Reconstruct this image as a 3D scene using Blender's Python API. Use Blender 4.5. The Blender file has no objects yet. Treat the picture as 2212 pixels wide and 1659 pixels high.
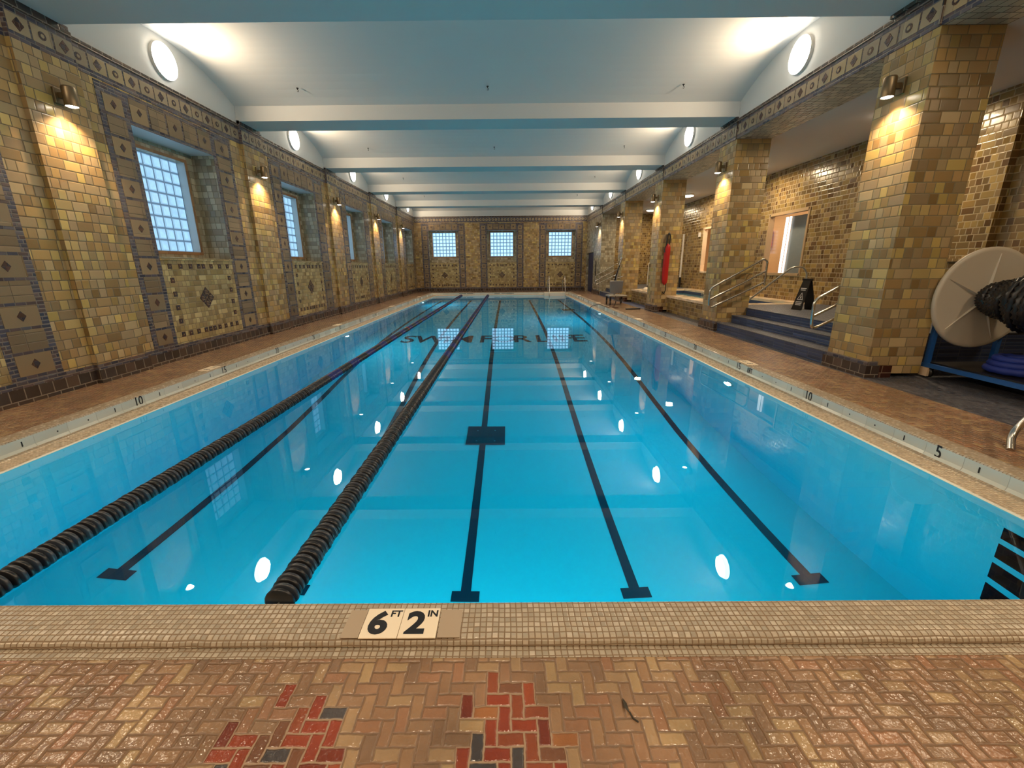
import bpy, math, random
from math import sin, cos, pi, radians, sqrt, atan2
from mathutils import Vector, Matrix
random.seed(7)
C = bpy.context.scene
col = C.collection

# ------------------------------------------------------------------ camera, world, exposure
cam_d = bpy.data.cameras.new('camera')
cam = bpy.data.objects.new('camera', cam_d); col.objects.link(cam)
p_, y_, r_ = .2675, -.0029, -.0085
fw = Vector((sin(y_)*cos(p_), cos(y_)*cos(p_), -sin(p_))); rt = Vector((cos(y_), -sin(y_), 0)); up = rt.cross(fw)
rt2 = rt*cos(r_) + up*sin(r_); up2 = -rt*sin(r_) + up*cos(r_)
M = Matrix((rt2, up2, -fw)).transposed().to_4x4(); M.translation = (0, 0, 1.40)
cam.matrix_world = M
cam_d.sensor_fit = 'HORIZONTAL'; cam_d.sensor_width = 36
cam_d.lens = 919.5/2212*36
cam_d.shift_x = (1106-1095.7)/2212; cam_d.shift_y = -(829.5-828.0)/2212
cam_d.clip_start = .05; cam_d.clip_end = 200
C.camera = cam
w = bpy.data.worlds.new('world'); C.world = w; w.use_nodes = True
w.node_tree.nodes['Background'].inputs[0].default_value = (.6, .75, 1, 1)
w.node_tree.nodes['Background'].inputs[1].default_value = .05
vs = C.view_settings
vs.view_transform = 'Standard'; vs.look = 'None'; vs.gamma = 1; vs.use_curve_mapping = False
vs.exposure = 0.0
cy = C.cycles
cy.adaptive_threshold = .02
cy.max_bounces = 10; cy.diffuse_bounces = 4; cy.glossy_bounces = 4; cy.transmission_bounces = 8; cy.volume_bounces = 0
cy.transparent_max_bounces = 8
cy.sample_clamp_indirect = 4.0; cy.blur_glossy = .5
cy.caustics_reflective = False; cy.caustics_refractive = True

# strengths of the lamps the place has
E_DISC, E_SCONCE, E_AISLE, E_POOL_END, E_POOL_SIDE, E_GLASS = 50.0, 110.0, 60.0, 26.0, 48.0, 1.12
WARM = (1, .70, .40); WARMW = (1, .745, .47); POOLC = (.30, .95, 1)

# ------------------------------------------------------------------ measures (metres; z = 0 is the pool curb)
XL, XR, YF, YB = -5.45, 4.68, 26.35, -2.7
ZT, ZF, ZD = 4.23, 3.86, -.04
PL, PR, PN, PF = -4.25, 3.43, 1.535, 24.50      # inner curb rectangle
LEDGE, NLEDGE, ZW = .22, .14, -.16
BEAM = [5.78+4.225*k for k in range(-2, 5)]      # -2.67 ... 22.68
BAY = [7.84+4.235*k for k in range(-2, 5)]       # -.63 ... 24.78
BH = .33                                          # beam half width
ZBEAM, ZSPR, ZCR = 4.27, 4.54, 4.95
XB = 7.5                                          # rear wall of the side aisle
ZP = .47                                          # raised platform

# ------------------------------------------------------------------ mesh helper
class MB:
    def __init__(s): s.v = []; s.f = []; s.m = []; s.sm = []
    def add(s, vs, fs, m=0, smooth=False):
        n = len(s.v); s.v += [tuple(x) for x in vs]
        for f in fs: s.f.append([i+n for i in f]); s.m.append(m); s.sm.append(smooth)
    def quad(s, a, b, c, d, m=0): s.add([a, b, c, d], [(0, 1, 2, 3)], m)
    def box(s, x0, x1, y0, y1, z0, z1, m=0):
        v = [(x, y, z) for z in (z0, z1) for y in (y0, y1) for x in (x0, x1)]
        s.add(v, [(0, 2, 3, 1), (4, 5, 7, 6), (0, 1, 5, 4), (2, 6, 7, 3), (0, 4, 6, 2), (1, 3, 7, 5)], m)
    def bbox(s, x0, x1, y0, y1, z0, z1, b, m=0):        # box with chamfered edges
        pts = []
        for sx in (0, 1):
            for sy in (0, 1):
                for sz in (0, 1):
                    X = (x0, x1)[sx]; Y = (y0, y1)[sy]; Z = (z0, z1)[sz]
                    dx = b*(1-2*sx); dy = b*(1-2*sy); dz = b*(1-2*sz)
                    pts += [Vector((X, Y+dy, Z+dz)), Vector((X+dx, Y, Z+dz)), Vector((X+dx, Y+dy, Z))]
        s.hull(pts, m)
    def hull(s, pts, m=0, smooth=False):
        import bmesh
        bm = bmesh.new()
        for p in pts: bm.verts.new(p)
        bmesh.ops.convex_hull(bm, input=bm.verts[:])
        bm.verts.index_update()
        vv = [v.co.copy() for v in bm.verts]
        s.add(vv, [[v.index for v in f.verts] for f in bm.faces], m, smooth); bm.free()
    def ring(s, c, r, axis='Z', n=24):
        o = []
        for i in range(n):
            a = 2*pi*i/n; u, v = r*cos(a), r*sin(a)
            o.append({'Z': (c[0]+u, c[1]+v, c[2]), 'X': (c[0], c[1]+u, c[2]+v), 'Y': (c[0]+u, c[1], c[2]+v)}[axis])
        return o
    def lathe(s, c, prof, axis='Z', n=24, m=0, smooth=True, cap=True):   # prof = [(r, t)...] along the axis
        k = 'XYZ'.index(axis); rings = []
        for r, t in prof:
            cc = list(c); cc[k] += t; rings.append(s.ring(cc, max(r, 1e-5), axis, n))
        v = [p for q in rings for p in q]; f = []
        for j in range(len(prof)-1):
            for i in range(n): f.append((j*n+i, j*n+(i+1) % n, (j+1)*n+(i+1) % n, (j+1)*n+i))
        s.add(v, f, m, smooth)
        if cap: s.add(rings[0], [list(range(n))], m); s.add(rings[-1], [list(range(n))], m)
    def cyl(s, c, r, h, axis='Z', n=24, m=0): s.lathe(c, [(r, 0), (r, h)], axis, n, m)
    def tube(s, pts, r, n=10, m=0, closed=False, rad=None):
        P = [Vector(p) for p in pts]; N = len(P); prev = None; vs = []
        for i in range(N):
            if closed: t = P[(i+1) % N]-P[i-1]
            else: t = P[min(i+1, N-1)]-P[max(i-1, 0)]
            t.normalize()
            if prev is None:
                a = Vector((0, 0, 1)) if abs(t.z) < .9 else Vector((1, 0, 0))
                u = t.cross(a).normalized()
            else:
                u = (prev-t*prev.dot(t)).normalized()
            prev = u; w2 = t.cross(u); rr = rad[i] if rad else r
            vs += [P[i]+u*rr*cos(2*pi*k/n)+w2*rr*sin(2*pi*k/n) for k in range(n)]
        f = []
        for j in range(N if closed else N-1):
            j2 = (j+1) % N
            for i in range(n): f.append((j*n+i, j*n+(i+1) % n, j2*n+(i+1) % n, j2*n+i))
        s.add(vs, f, m, True)
        if not closed: s.add(vs[:n], [list(range(n))], m); s.add(vs[-n:], [list(range(n))], m)
    def build(s, name, mats, parent=None, kind=None):
        me = bpy.data.meshes.new(name); me.from_pydata(s.v, [], s.f)
        if not isinstance(mats, (list, tuple)): mats = [mats]
        for x in mats: me.materials.append(x)
        me.polygons.foreach_set('material_index', s.m); me.polygons.foreach_set('use_smooth', s.sm)
        me.update()
        import bmesh
        bm = bmesh.new(); bm.from_mesh(me); bmesh.ops.recalc_face_normals(bm, faces=bm.faces[:]); bm.to_mesh(me); bm.free()
        o = bpy.data.objects.new(name, me); col.objects.link(o)
        if parent: o.parent = parent
        if kind: o['kind'] = kind
        return o
def smooth_path(pts, rad=.08, n=6):      # polyline with rounded corners
    P = [Vector(p) for p in pts]; out = [P[0]]
    for i in range(1, len(P)-1):
        a, b, c = P[i-1], P[i], P[i+1]
        d1 = (a-b); d2 = (c-b); r = min(rad, d1.length*.45, d2.length*.45)
        p0 = b+d1.normalized()*r; p1 = b+d2.normalized()*r
        for k in range(n+1):
            t = k/n; out.append(p0*(1-t)**2+b*2*t*(1-t)+p1*t*t)
    out.append(P[-1]); return out
def empty(name, loc, label=None, cat=None, group=None, rz=0):
    o = bpy.data.objects.new(name, None); col.objects.link(o); o.location = loc; o.rotation_euler = (0, 0, rz)
    o.empty_display_size = .1
    tag(o, label, cat, group); return o
def tag(o, label=None, cat=None, group=None, kind=None):
    if label: o['label'] = label
    if cat: o['category'] = cat
    if group: o['group'] = group
    if kind: o['kind'] = kind
    return o
def copy_tree(o, parent=None):
    c = o.copy(); col.objects.link(c)
    if parent: c.parent = parent
    for ch in list(o.children): copy_tree(ch, c)
    return c
def text_geo(txt, size=1.0, off=0.0, sx=1.0, align='CENTER'):
    cu = bpy.data.curves.new('t', 'FONT'); cu.body = txt; cu.size = size; cu.offset = off; cu.align_x = align; cu.align_y = 'CENTER'
    cu.resolution_u = 4
    ob = bpy.data.objects.new('t', cu); col.objects.link(ob)
    dg = bpy.context.evaluated_depsgraph_get(); me = bpy.data.meshes.new_from_object(ob.evaluated_get(dg))
    v = [(q.co.x*sx, q.co.y) for q in me.vertices]; f = [list(q.vertices) for q in me.polygons]
    bpy.data.objects.remove(ob); bpy.data.curves.remove(cu); bpy.data.meshes.remove(me)
    return v, f

# ------------------------------------------------------------------ materials
def newmat(name):
    m = bpy.data.materials.new(name); m.use_nodes = True; nt = m.node_tree
    b = nt.nodes['Principled BSDF']; return m, nt, b
def plain(name, c, rough=.5, metal=0, spec=.5, coat=0):
    m, nt, b = newmat(name)
    b.inputs['Base Color'].default_value = (*c, 1); b.inputs['Roughness'].default_value = rough
    b.inputs['Metallic'].default_value = metal; b.inputs['Specular IOR Level'].default_value = spec
    b.inputs['Coat Weight'].default_value = coat
    return m
def emis(name, c, s):
    m, nt, b = newmat(name); b.inputs['Base Color'].default_value = (.8, .8, .8, 1)
    b.inputs['Emission Color'].default_value = (*c, 1); b.inputs['Emission Strength'].default_value = s; return m
class N:
    def __init__(s, nt): s.nt = nt
    def node(s, t, **k):
        n = s.nt.nodes.new(t)
        for a, b in k.items(): setattr(n, a, b)
        return n
    def inp(s, sock, v):
        if isinstance(v, (int, float)): sock.default_value = v
        elif isinstance(v, tuple): sock.default_value = v
        else: s.nt.links.new(v, sock)
    def m(s, op, a, b=0.0, c=0.0):
        n = s.node('ShaderNodeMath', operation=op); s.inp(n.inputs[0], a); s.inp(n.inputs[1], b); s.inp(n.inputs[2], c); return n.outputs[0]
    def mix(s, f, a, b):
        n = s.node('ShaderNodeMix', data_type='FLOAT'); s.inp(n.inputs[0], f); s.inp(n.inputs[2], a); s.inp(n.inputs[3], b); return n.outputs[0]
    def mixc(s, f, a, b, blend='MIX'):
        n = s.node('ShaderNodeMix', data_type='RGBA', blend_type=blend); s.inp(n.inputs[0], f); s.inp(n.inputs[6], a); s.inp(n.inputs[7], b); return n.outputs[2]
    def xyz(s, x, y, z=0.0):
        n = s.node('ShaderNodeCombineXYZ'); s.inp(n.inputs[0], x); s.inp(n.inputs[1], y); s.inp(n.inputs[2], z); return n.outputs[0]
    def rand(s, x, y, z=0.0):
        n = s.node('ShaderNodeTexWhiteNoise', noise_dimensions='3D'); s.inp(n.inputs[0], s.xyz(x, y, z)); return n.outputs[0]
    def noise(s, vec, scale, detail=2):
        n = s.node('ShaderNodeTexNoise'); s.inp(n.inputs['Vector'], vec); n.inputs['Scale'].default_value = scale; n.inputs['Detail'].default_value = detail; return n.outputs[0]
    def ramp(s, f, cols, const=True):
        n = s.node('ShaderNodeValToRGB'); r = n.color_ramp; r.interpolation = 'CONSTANT' if const else 'LINEAR'
        k = len(cols)
        while len(r.elements) < k: r.elements.new(.5)
        for i, c in enumerate(cols):
            r.elements[i].position = (i/k if const else i/(k-1)); r.elements[i].color = (*c, 1)
        s.inp(n.inputs[0], f); return n.outputs[0]
    def smooth(s, v, a, b):
        n = s.node('ShaderNodeMapRange', interpolation_type='SMOOTHSTEP'); s.inp(n.inputs[0], v); n.inputs[1].default_value = a; n.inputs[2].default_value = b; return n.outputs[0]
    def uv(s):
        g = s.node('ShaderNodeNewGeometry'); P = s.node('ShaderNodeSeparateXYZ'); Q = s.node('ShaderNodeSeparateXYZ')
        s.nt.links.new(g.outputs['Position'], P.inputs[0]); s.nt.links.new(g.outputs['True Normal'], Q.inputs[0])
        isx = s.m('GREATER_THAN', s.m('ABSOLUTE', Q.outputs[0]), .6); isz = s.m('GREATER_THAN', s.m('ABSOLUTE', Q.outputs[2]), .6)
        return s.mix(isx, P.outputs[0], P.outputs[1]), s.mix(isz, P.outputs[2], P.outputs[1]), g.outputs['Position'], isx
    def bump(s, b, h, dist=.002, strength=1.0):
        n = s.node('ShaderNodeBump'); n.inputs['Strength'].default_value = strength; n.inputs['Distance'].default_value = dist
        s.inp(n.inputs['Height'], h); s.nt.links.new(n.outputs[0], b.inputs['Normal']); return n
def tile_mat(name, cols, tw, th, merge=.0, grout=(.2, .17, .12), gw=.004, rough=.3, vary=.20, stagger=.5, warp=.0, bump=.002, tone=None, seed=0.0, spec=.5):
    m, nt, b = newmat(name); n = N(nt); u, v, pos, isx = n.uv()
    if warp:
        u = n.m('ADD', u, n.m('MULTIPLY', n.m('SUBTRACT', n.noise(pos, 6), .5), warp))
        v = n.m('ADD', v, n.m('MULTIPLY', n.m('SUBTRACT', n.noise(pos, 7.3), .5), warp))
    vv = n.m('DIVIDE', n.m('ADD', v, seed*.37), th); row = n.m('FLOOR', vv); fv = n.m('SUBTRACT', vv, row)
    uu = n.m('ADD', n.m('DIVIDE', u, tw), n.m('MULTIPLY', n.rand(row, 3.1+seed), stagger*10 if stagger else 0.0))
    k = n.m('FLOOR', uu); fk = n.m('SUBTRACT', uu, k)
    if merge > 0:
        u2 = n.m('DIVIDE', uu, 2.0); pk = n.m('FLOOR', u2); fp = n.m('MULTIPLY', n.m('SUBTRACT', u2, pk), 2.0)
        mg = n.m('LESS_THAN', n.rand(pk, row, 7.7+seed), merge)
        idn = n.mix(mg, k, n.m('ADD', n.m('MULTIPLY', pk, 2.0), .37)); f = n.mix(mg, fk, fp); wd = n.m('ADD', mg, 1.0)
    else: idn, f, wd = k, fk, 1.0
    ex = n.m('MULTIPLY', n.m('MINIMUM', f, n.m('SUBTRACT', wd, f)), tw); ey = n.m('MULTIPLY', n.m('MINIMUM', fv, n.m('SUBTRACT', 1.0, fv)), th)
    e = n.m('MINIMUM', ex, ey)
    t = n.smooth(e, gw*.5, gw*.5+gw*.7)
    r1 = n.rand(idn, row, 1.3+seed); c = n.ramp(r1, cols)
    r2 = n.rand(idn, row, 9.2+seed); br = n.m('ADD', 1-vary, n.m('MULTIPLY', r2, 2*vary))
    c = n.mixc(1.0, c, n.node('ShaderNodeCombineColor').outputs[0] if 0 else n.xyz(br, br, br), 'MULTIPLY')
    big = n.m('ADD', .82, n.m('MULTIPLY', n.noise(pos, 1.1, 3), .36)); c = n.mixc(1.0, c, n.xyz(big, big, big), 'MULTIPLY')
    c = n.mixc(t, (*grout, 1), c); nt.links.new(c, b.inputs['Base Color'])
    ro = n.mix(t, .8, n.m('ADD', rough-.08, n.m('MULTIPLY', r2, .16))); nt.links.new(ro, b.inputs['Roughness'])
    b.inputs['Specular IOR Level'].default_value = spec
    h = n.m('ADD', n.smooth(e, 0, gw*2.2), n.m('MULTIPLY', n.noise(pos, 30, 2), .35))
    n.bump(b, h, bump)
    return m
OC = [(.44, .28, .10), (.50, .36, .14), (.36, .235, .10), (.42, .30, .155), (.56, .40, .13), (.29, .18, .07), (.38, .27, .14), (.48, .35, .18), (.34, .235, .125), (.43, .27, .11)]
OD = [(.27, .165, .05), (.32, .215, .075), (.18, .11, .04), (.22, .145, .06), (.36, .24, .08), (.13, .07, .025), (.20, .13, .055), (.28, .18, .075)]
mWall = tile_mat('wall_tile_ochre', OC, .105, .118, .38, grout=(.16, .12, .07), gw=.006, rough=.30, seed=1.0)
mCol = tile_mat('column_tile_ochre', OC, .11, .122, .42, grout=(.22, .17, .09), gw=.006, rough=.30, seed=2.0)
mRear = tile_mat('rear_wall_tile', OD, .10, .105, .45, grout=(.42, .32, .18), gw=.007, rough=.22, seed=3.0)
mFar = tile_mat('far_wall_tile', OC, .10, .10, .35, grout=(.2, .15, .08), gw=.005, rough=.32, seed=4.0)
mPan = tile_mat('panel_tile_tan', [(.42, .31, .13), (.48, .37, .17), (.36, .27, .13), (.52, .42, .2), (.32, .23, .10)], .09, .09, .3, grout=(.2, .15, .08), gw=.005, rough=.32, seed=5.0)
mBlue = tile_mat('border_tile_slate', [(.075, .07, .10), (.10, .075, .085), (.06, .062, .095), (.12, .085, .085), (.05, .055, .09), (.11, .10, .12)], .11, .045, 0, grout=(.2, .17, .15), gw=.005, rough=.3, seed=6.0)
mSq = tile_mat('border_square_tan', [(.24, .17, .095), (.28, .195, .105), (.21, .15, .085), (.30, .21, .11)], .9, .9, 0, grout=(.27, .2, .12), gw=.002, rough=.35, seed=7.0)
mSqH = tile_mat('border_square_split', [(.23, .165, .095), (.26, .185, .105), (.20, .145, .085)], .34, .105, 0, grout=(.12, .09, .06), gw=.004, rough=.35, stagger=0, seed=8.0)
mFrz = tile_mat('frieze_tile_tan', [(.34, .27, .17), (.38, .29, .16), (.30, .24, .16)], .6, .6, 0, grout=(.3, .22, .12), gw=.002, rough=.33, seed=9.0)
mDia = tile_mat('dark_relief_tile', [(.07, .03, .024), (.05, .032, .036), (.09, .038, .022), (.035, .028, .045)], .05, .05, 0, grout=(.05, .03, .03), gw=.002, rough=.35, seed=1.5)
mDia2 = plain('relief_line_tan', (.32, .22, .12), .4)
mBase = tile_mat('baseboard_tile_dark', [(.055, .038, .032), (.075, .05, .04), (.045, .035, .035), (.09, .06, .045)], .155, .155, 0, grout=(.26, .22, .18), gw=.006, rough=.22, stagger=.1, seed=2.5)
mBrown = tile_mat('soffit_tile_brown', [(.55, .45, .32), (.62, .50, .36), (.46, .37, .27)], .11, .11, .3, grout=(.10, .08, .06), gw=.005, rough=.35, seed=3.5)
mRev = tile_mat('reveal_tile_grey', [(.42, .37, .26), (.36, .31, .22), (.30, .24, .15), (.48, .42, .29)], .10, .112, .2, grout=(.2, .16, .1), gw=.005, rough=.28, seed=4.5)
mWhiteGlaze = plain('reveal_head_white', (.62, .64, .64), .35)
mMos = tile_mat('curb_mosaic_beige', [(.43, .37, .285), (.47, .41, .32), (.39, .34, .265), (.49, .43, .345), (.43, .36, .27)], .0245, .0245, 0, grout=(.22, .15, .09), gw=.0028, rough=.22, vary=.10, stagger=0, warp=.012, bump=.0012, seed=5.5)
mFace = tile_mat('curb_face_tile', [(.66, .69, .62), (.69, .71, .64), (.64, .67, .60)], .30, .40, 0, grout=(.5, .5, .44), gw=.002, rough=.25, vary=.05, seed=6.5)
mLedge = tile_mat('gutter_mosaic_sand', [(.50, .40, .28), (.56, .46, .33), (.45, .36, .26)], .025, .025, 0, grout=(.36, .28, .19), gw=.003, rough=.3, vary=.1, stagger=0, seed=7.5)
mLip = plain('gutter_lip_white', (.72, .72, .66), .3)
mPool = plain('pool_plaster_pale_blue', (.30, .78, .84), .6)
mLine = plain('lane_line_navy', (.006, .016, .035), .5)
mGreyFl = tile_mat('aisle_floor_tile_grey', [(.085, .085, .10), (.10, .10, .115), (.07, .07, .085)], .05, .05, 0, grout=(.05, .05, .06), gw=.004, rough=.35, seed=8.5)
mStep = tile_mat('step_tile_blue', [(.032, .058, .15), (.045, .07, .17), (.028, .048, .125)], .30, .05, 0, grout=(.09, .11, .16), gw=.005, rough=.35, stagger=0, seed=9.5)
mTread = tile_mat('tread_tile_grey', [(.10, .105, .125), (.11, .115, .13), (.095, .10, .12)], .05, .05, 0, grout=(.07, .07, .09), gw=.003, rough=.42, vary=.08, bump=.0006, seed=1.7)
mCope = tile_mat('spa_coping_cream', [(.86, .66, .46), (.88, .69, .49), (.84, .64, .44)], .30, .30, 0, grout=(.7, .54, .37), gw=.002, vary=.05, rough=.25, seed=2.7)
mCeil = plain('ceiling_plaster_white', (.70, .71, .70), .85)
mAisleC = plain('aisle_ceiling_plaster', (.66, .60, .56), .85)
mCream = plain('plaster_cream', (.76, .52, .28), .8)
mSteel = plain('stainless_steel', (.62, .60, .56), .22, 1)
mSteelB = plain('brushed_steel', (.55, .54, .5), .35, 1)
mBronze = plain('sconce_bronze', (.23, .17, .10), .35, .8)
mLens = emis('sconce_lens_glow', (1, .88, .74), 22)
mDiscG = emis('disc_lamp_glow', (1, .90, .76), 20)
mAisleG = emis('aisle_lamp_glow', (1, .86, .62), 10)
mPoolG = emis('pool_lamp_glow', (.75, .93, 1), 30)
mTrimW = plain('lamp_trim_white', (.7, .68, .64), .4)
mBlack = plain('black_plastic', (.012, .012, .013), .35)
mFloatK = plain('float_black', (.012, .012, .014), .28)
mFloatG = plain('float_grey', (.034, .039, .050), .28)
mFloatB = plain('float_blue', (.022, .028, .17), .3)
mFloatR = plain('float_red', (.20, .03, .02), .3)
mReel = plain('reel_plastic_cream', (.66, .58, .47), .42)
mBlueM = plain('blue_painted_steel', (.02, .12, .42), .4)
mBlueF = plain('blue_fabric', (.01, .03, .25), .6)
mRed = plain('red_foam', (.44, .004, .004), .45)
mGreyP = plain('grey_plastic', (.19, .185, .19), .45)
mWhiteP = plain('white_plastic', (.75, .7, .64), .4)
mTowel = plain('towel_cream', (.78, .66, .52), .9)
mTileW = plain('marker_tile_cream', (.92, .80, .62), .3)
mInk = plain('marker_ink_black', (.012, .012, .014), .4)
mDoorB = plain('door_navy', (.012, .025, .085), .35)
mOrange = plain('orange_vest', (.75, .14, .02), .7)
mBrownT = tile_mat('base_block_oxblood', [(.06, .02, .014), (.075, .025, .018)], .155, .155, 0, grout=(.22, .15, .1), gw=.006, rough=.25, seed=3.7)

def herring():
    m, nt, b = newmat('deck_brick_herringbone'); n = N(nt)
    g = n.node('ShaderNodeNewGeometry'); P = n.node('ShaderNodeSeparateXYZ'); nt.links.new(g.outputs['Position'], P.inputs[0]); pos = g.outputs['Position']
    a = .0425
    wx = n.m('MULTIPLY', n.m('SUBTRACT', n.noise(pos, 16), .5), .012); wy = n.m('MULTIPLY', n.m('SUBTRACT', n.noise(n.xyz(P.outputs[1], P.outputs[0], 3.0), 16), .5), .012)
    x = n.m('DIVIDE', n.m('ADD', P.outputs[0], wx), a); y = n.m('DIVIDE', n.m('ADD', P.outputs[1], wy), a)
    i = n.m('FLOOR', x); j = n.m('FLOOR', y); fx = n.m('SUBTRACT', x, i); fy = n.m('SUBTRACT', y, j)
    d = n.m('FLOORED_MODULO', n.m('SUBTRACT', i, j), 4.0)
    isH = n.m('LESS_THAN', d, 1.5)
    d1 = n.m('MULTIPLY', isH, n.m('GREATER_THAN', d, .5)); d2 = n.m('MULTIPLY', n.m('SUBTRACT', 1.0, isH), n.m('LESS_THAN', d, 2.5))
    ix = n.m('SUBTRACT', i, d1); iy = n.m('SUBTRACT', j, d2)
    px = n.m('ADD', fx, d1); py = n.m('ADD', fy, d2)
    wX = n.m('ADD', 1.0, isH); wY = n.m('SUBTRACT', 2.0, isH)
    e = n.m('MULTIPLY', n.m('MINIMUM', n.m('MINIMUM', px, n.m('SUBTRACT', wX, px)), n.m('MINIMUM', py, n.m('SUBTRACT', wY, py))), a)
    t = n.smooth(n.m('ADD', e, n.m('MULTIPLY', n.m('SUBTRACT', n.noise(pos, 55), .5), .004)), .0006, .0052)
    r1 = n.rand(ix, iy, isH); r2 = n.rand(ix, iy, n.m('ADD', isH, 5.0))
    c0 = n.ramp(r1, [(.31, .18, .105), (.34, .205, .115), (.28, .165, .095), (.38, .25, .14), (.30, .185, .11), (.33, .175, .10), (.42, .285, .15), (.25, .155, .095)])
    c1 = n.ramp(r1, [(.27, .055, .028), (.33, .08, .035), (.19, .045, .026), (.08, .07, .07), (.27, .075, .035), (.36, .15, .06), (.29, .06, .028), (.20, .09, .05)])
    # two patches of newer red bricks near the camera
    def blob(cx, cy2, rx, ry):
        dx = n.m('DIVIDE', n.m('SUBTRACT', n.m('MULTIPLY', ix, a), cx), rx); dy = n.m('DIVIDE', n.m('SUBTRACT', n.m('MULTIPLY', iy, a), cy2), ry)
        dd = n.m('ADD', n.m('MULTIPLY', dx, dx), n.m('MULTIPLY', dy, dy))
        return n.m('LESS_THAN', n.m('ADD', dd, n.m('MULTIPLY', n.m('SUBTRACT', r2, .5), .9)), 1.0)
    msk = n.m('MAXIMUM', blob(-.02, .93, .16, .22), blob(-.74, .90, .20, .20))
    c = n.mixc(msk, c0, c1)
    gr = n.m('ADD', .28, n.m('MULTIPLY', n.noise(pos, 3.2, 4), 1.25)); c = n.mixc(1.0, c, n.xyz(gr, gr, gr), 'MULTIPLY')
    gc = n.mixc(msk, (.20, .12, .07, 1), (.36, .25, .16, 1)); c = n.mixc(t, gc, c); nt.links.new(c, b.inputs['Base Color'])
    wet = n.noise(pos, 1.6, 2)
    ro = n.mix(t, .45, n.m('ADD', .05, n.m('MULTIPLY', wet, .26))); nt.links.new(ro, b.inputs['Roughness'])
    h = n.m('ADD', n.smooth(e, 0, .008), n.m('ADD', n.m('MULTIPLY', r2, .6), n.m('MULTIPLY', n.noise(pos, 45, 2), 1.2)))
    n.bump(b, h, .0036)
    return m
mBrick = herring()
def water_mat(name, dens, colr, rip=.02):
    m, nt, b = newmat(name); n = N(nt); nt.nodes.remove(b)
    out = nt.nodes['Material Output']
    gl = n.node('ShaderNodeBsdfGlass'); gl.inputs['IOR'].default_value = 1.333; gl.inputs['Roughness'].default_value = 0.0
    gl.inputs['Color'].default_value = (1, 1, 1, 1)
    g = n.node('ShaderNodeNewGeometry'); bu = n.node('ShaderNodeBump'); bu.inputs['Strength'].default_value = 1; bu.inputs['Distance'].default_value = rip
    nt.links.new(n.noise(g.outputs['Position'], 1.3, 2), bu.inputs['Height']); nt.links.new(bu.outputs[0], gl.inputs['Normal'])
    nt.links.new(gl.outputs[0], out.inputs['Surface'])
    va = n.node('ShaderNodeVolumeAbsorption'); va.inputs['Color'].default_value = (*colr, 1); va.inputs['Density'].default_value = dens
    nt.links.new(va.outputs[0], out.inputs['Volume'])
    return m
mWater = water_mat('pool_water', .80, (.0, .905, .98), .0002)
mSpaW = water_mat('spa_water', .3, (.3, .85, .95), .004)
def glassblock():
    m, nt, b = newmat('glass_block_daylit'); n = N(nt); u, v, pos, isx = n.uv()
    nz = n.noise(pos, 9, 2); k = n.m('ADD', .72, n.m('MULTIPLY', nz, .55))
    nt.links.new(n.mixc(1.0, (.36, .66, .95, 1), n.xyz(k, k, k), 'MULTIPLY'), b.inputs['Emission Color'])
    b.inputs['Emission Strength'].default_value = E_GLASS; b.inputs['Base Color'].default_value = (.08, .12, .16, 1); b.inputs['Roughness'].default_value = .2
    return m
mGlassB = glassblock()
mGlassF = mGlassB.copy(); mGlassF.name = 'glass_block_daylit_far'; mGlassF.node_tree.nodes['Principled BSDF'].inputs['Emission Strength'].default_value = E_GLASS*1.65
mGlassE = emis('glass_block_rim', (.40, .72, 1.0), .72*E_GLASS); mGlassE.node_tree.nodes['Principled BSDF'].inputs['Base Color'].default_value = (.06, .1, .14, 1)
mJoint = emis('glass_block_joint', (.20, .40, .66), .40*E_GLASS); mJoint.node_tree.nodes['Principled BSDF'].inputs['Base Color'].default_value = (.08, .1, .12, 1)

# ------------------------------------------------------------------ shell: ceiling
def vault(mb, y0, y1, n=20):
    c = (y0+y1)/2; h = (y1-y0)/2; sag = ZCR-ZSPR; R = (h*h+sag*sag)/(2*sag); pts = []
    for i in range(n+1):
        y = y0+(y1-y0)*i/n; pts.append((y, ZCR-R+sqrt(R*R-(y-c)**2)))
    for (ya, za), (yb, zb) in zip(pts, pts[1:]):
        mb.add([(XL, ya, za), (XR, ya, za), (XR, yb, zb), (XL, yb, zb)], [(0, 1, 2, 3)], 0, True)
    for X in (XL, XR):
        mb.add([(X, y0, ZT-.01)]+[(X, y, z) for y, z in pts]+[(X, y1, ZT-.01)], [list(range(len(pts)+2))], 0)
    return pts
mb = MB()
edges = [YB]+[e for b_ in BEAM[1:] for e in (b_-BH, b_+BH)]+[YF]
for k in range(0, len(edges), 2): vault(mb, edges[k], edges[k+1])
mb.box(XL-.2, XR+.2, YB-.2, YF+.2, 5.1, 5.2)
mb.build('ceiling', mCeil, kind='structure')
for i, b_ in enumerate(BEAM[1:]):
    mb = MB(); mb.box(XL+.002, XR-.002, b_-BH, b_+BH, ZBEAM, 5.09); mb.build('trim_%d' % (i+1), mCeil, kind='structure')

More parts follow.
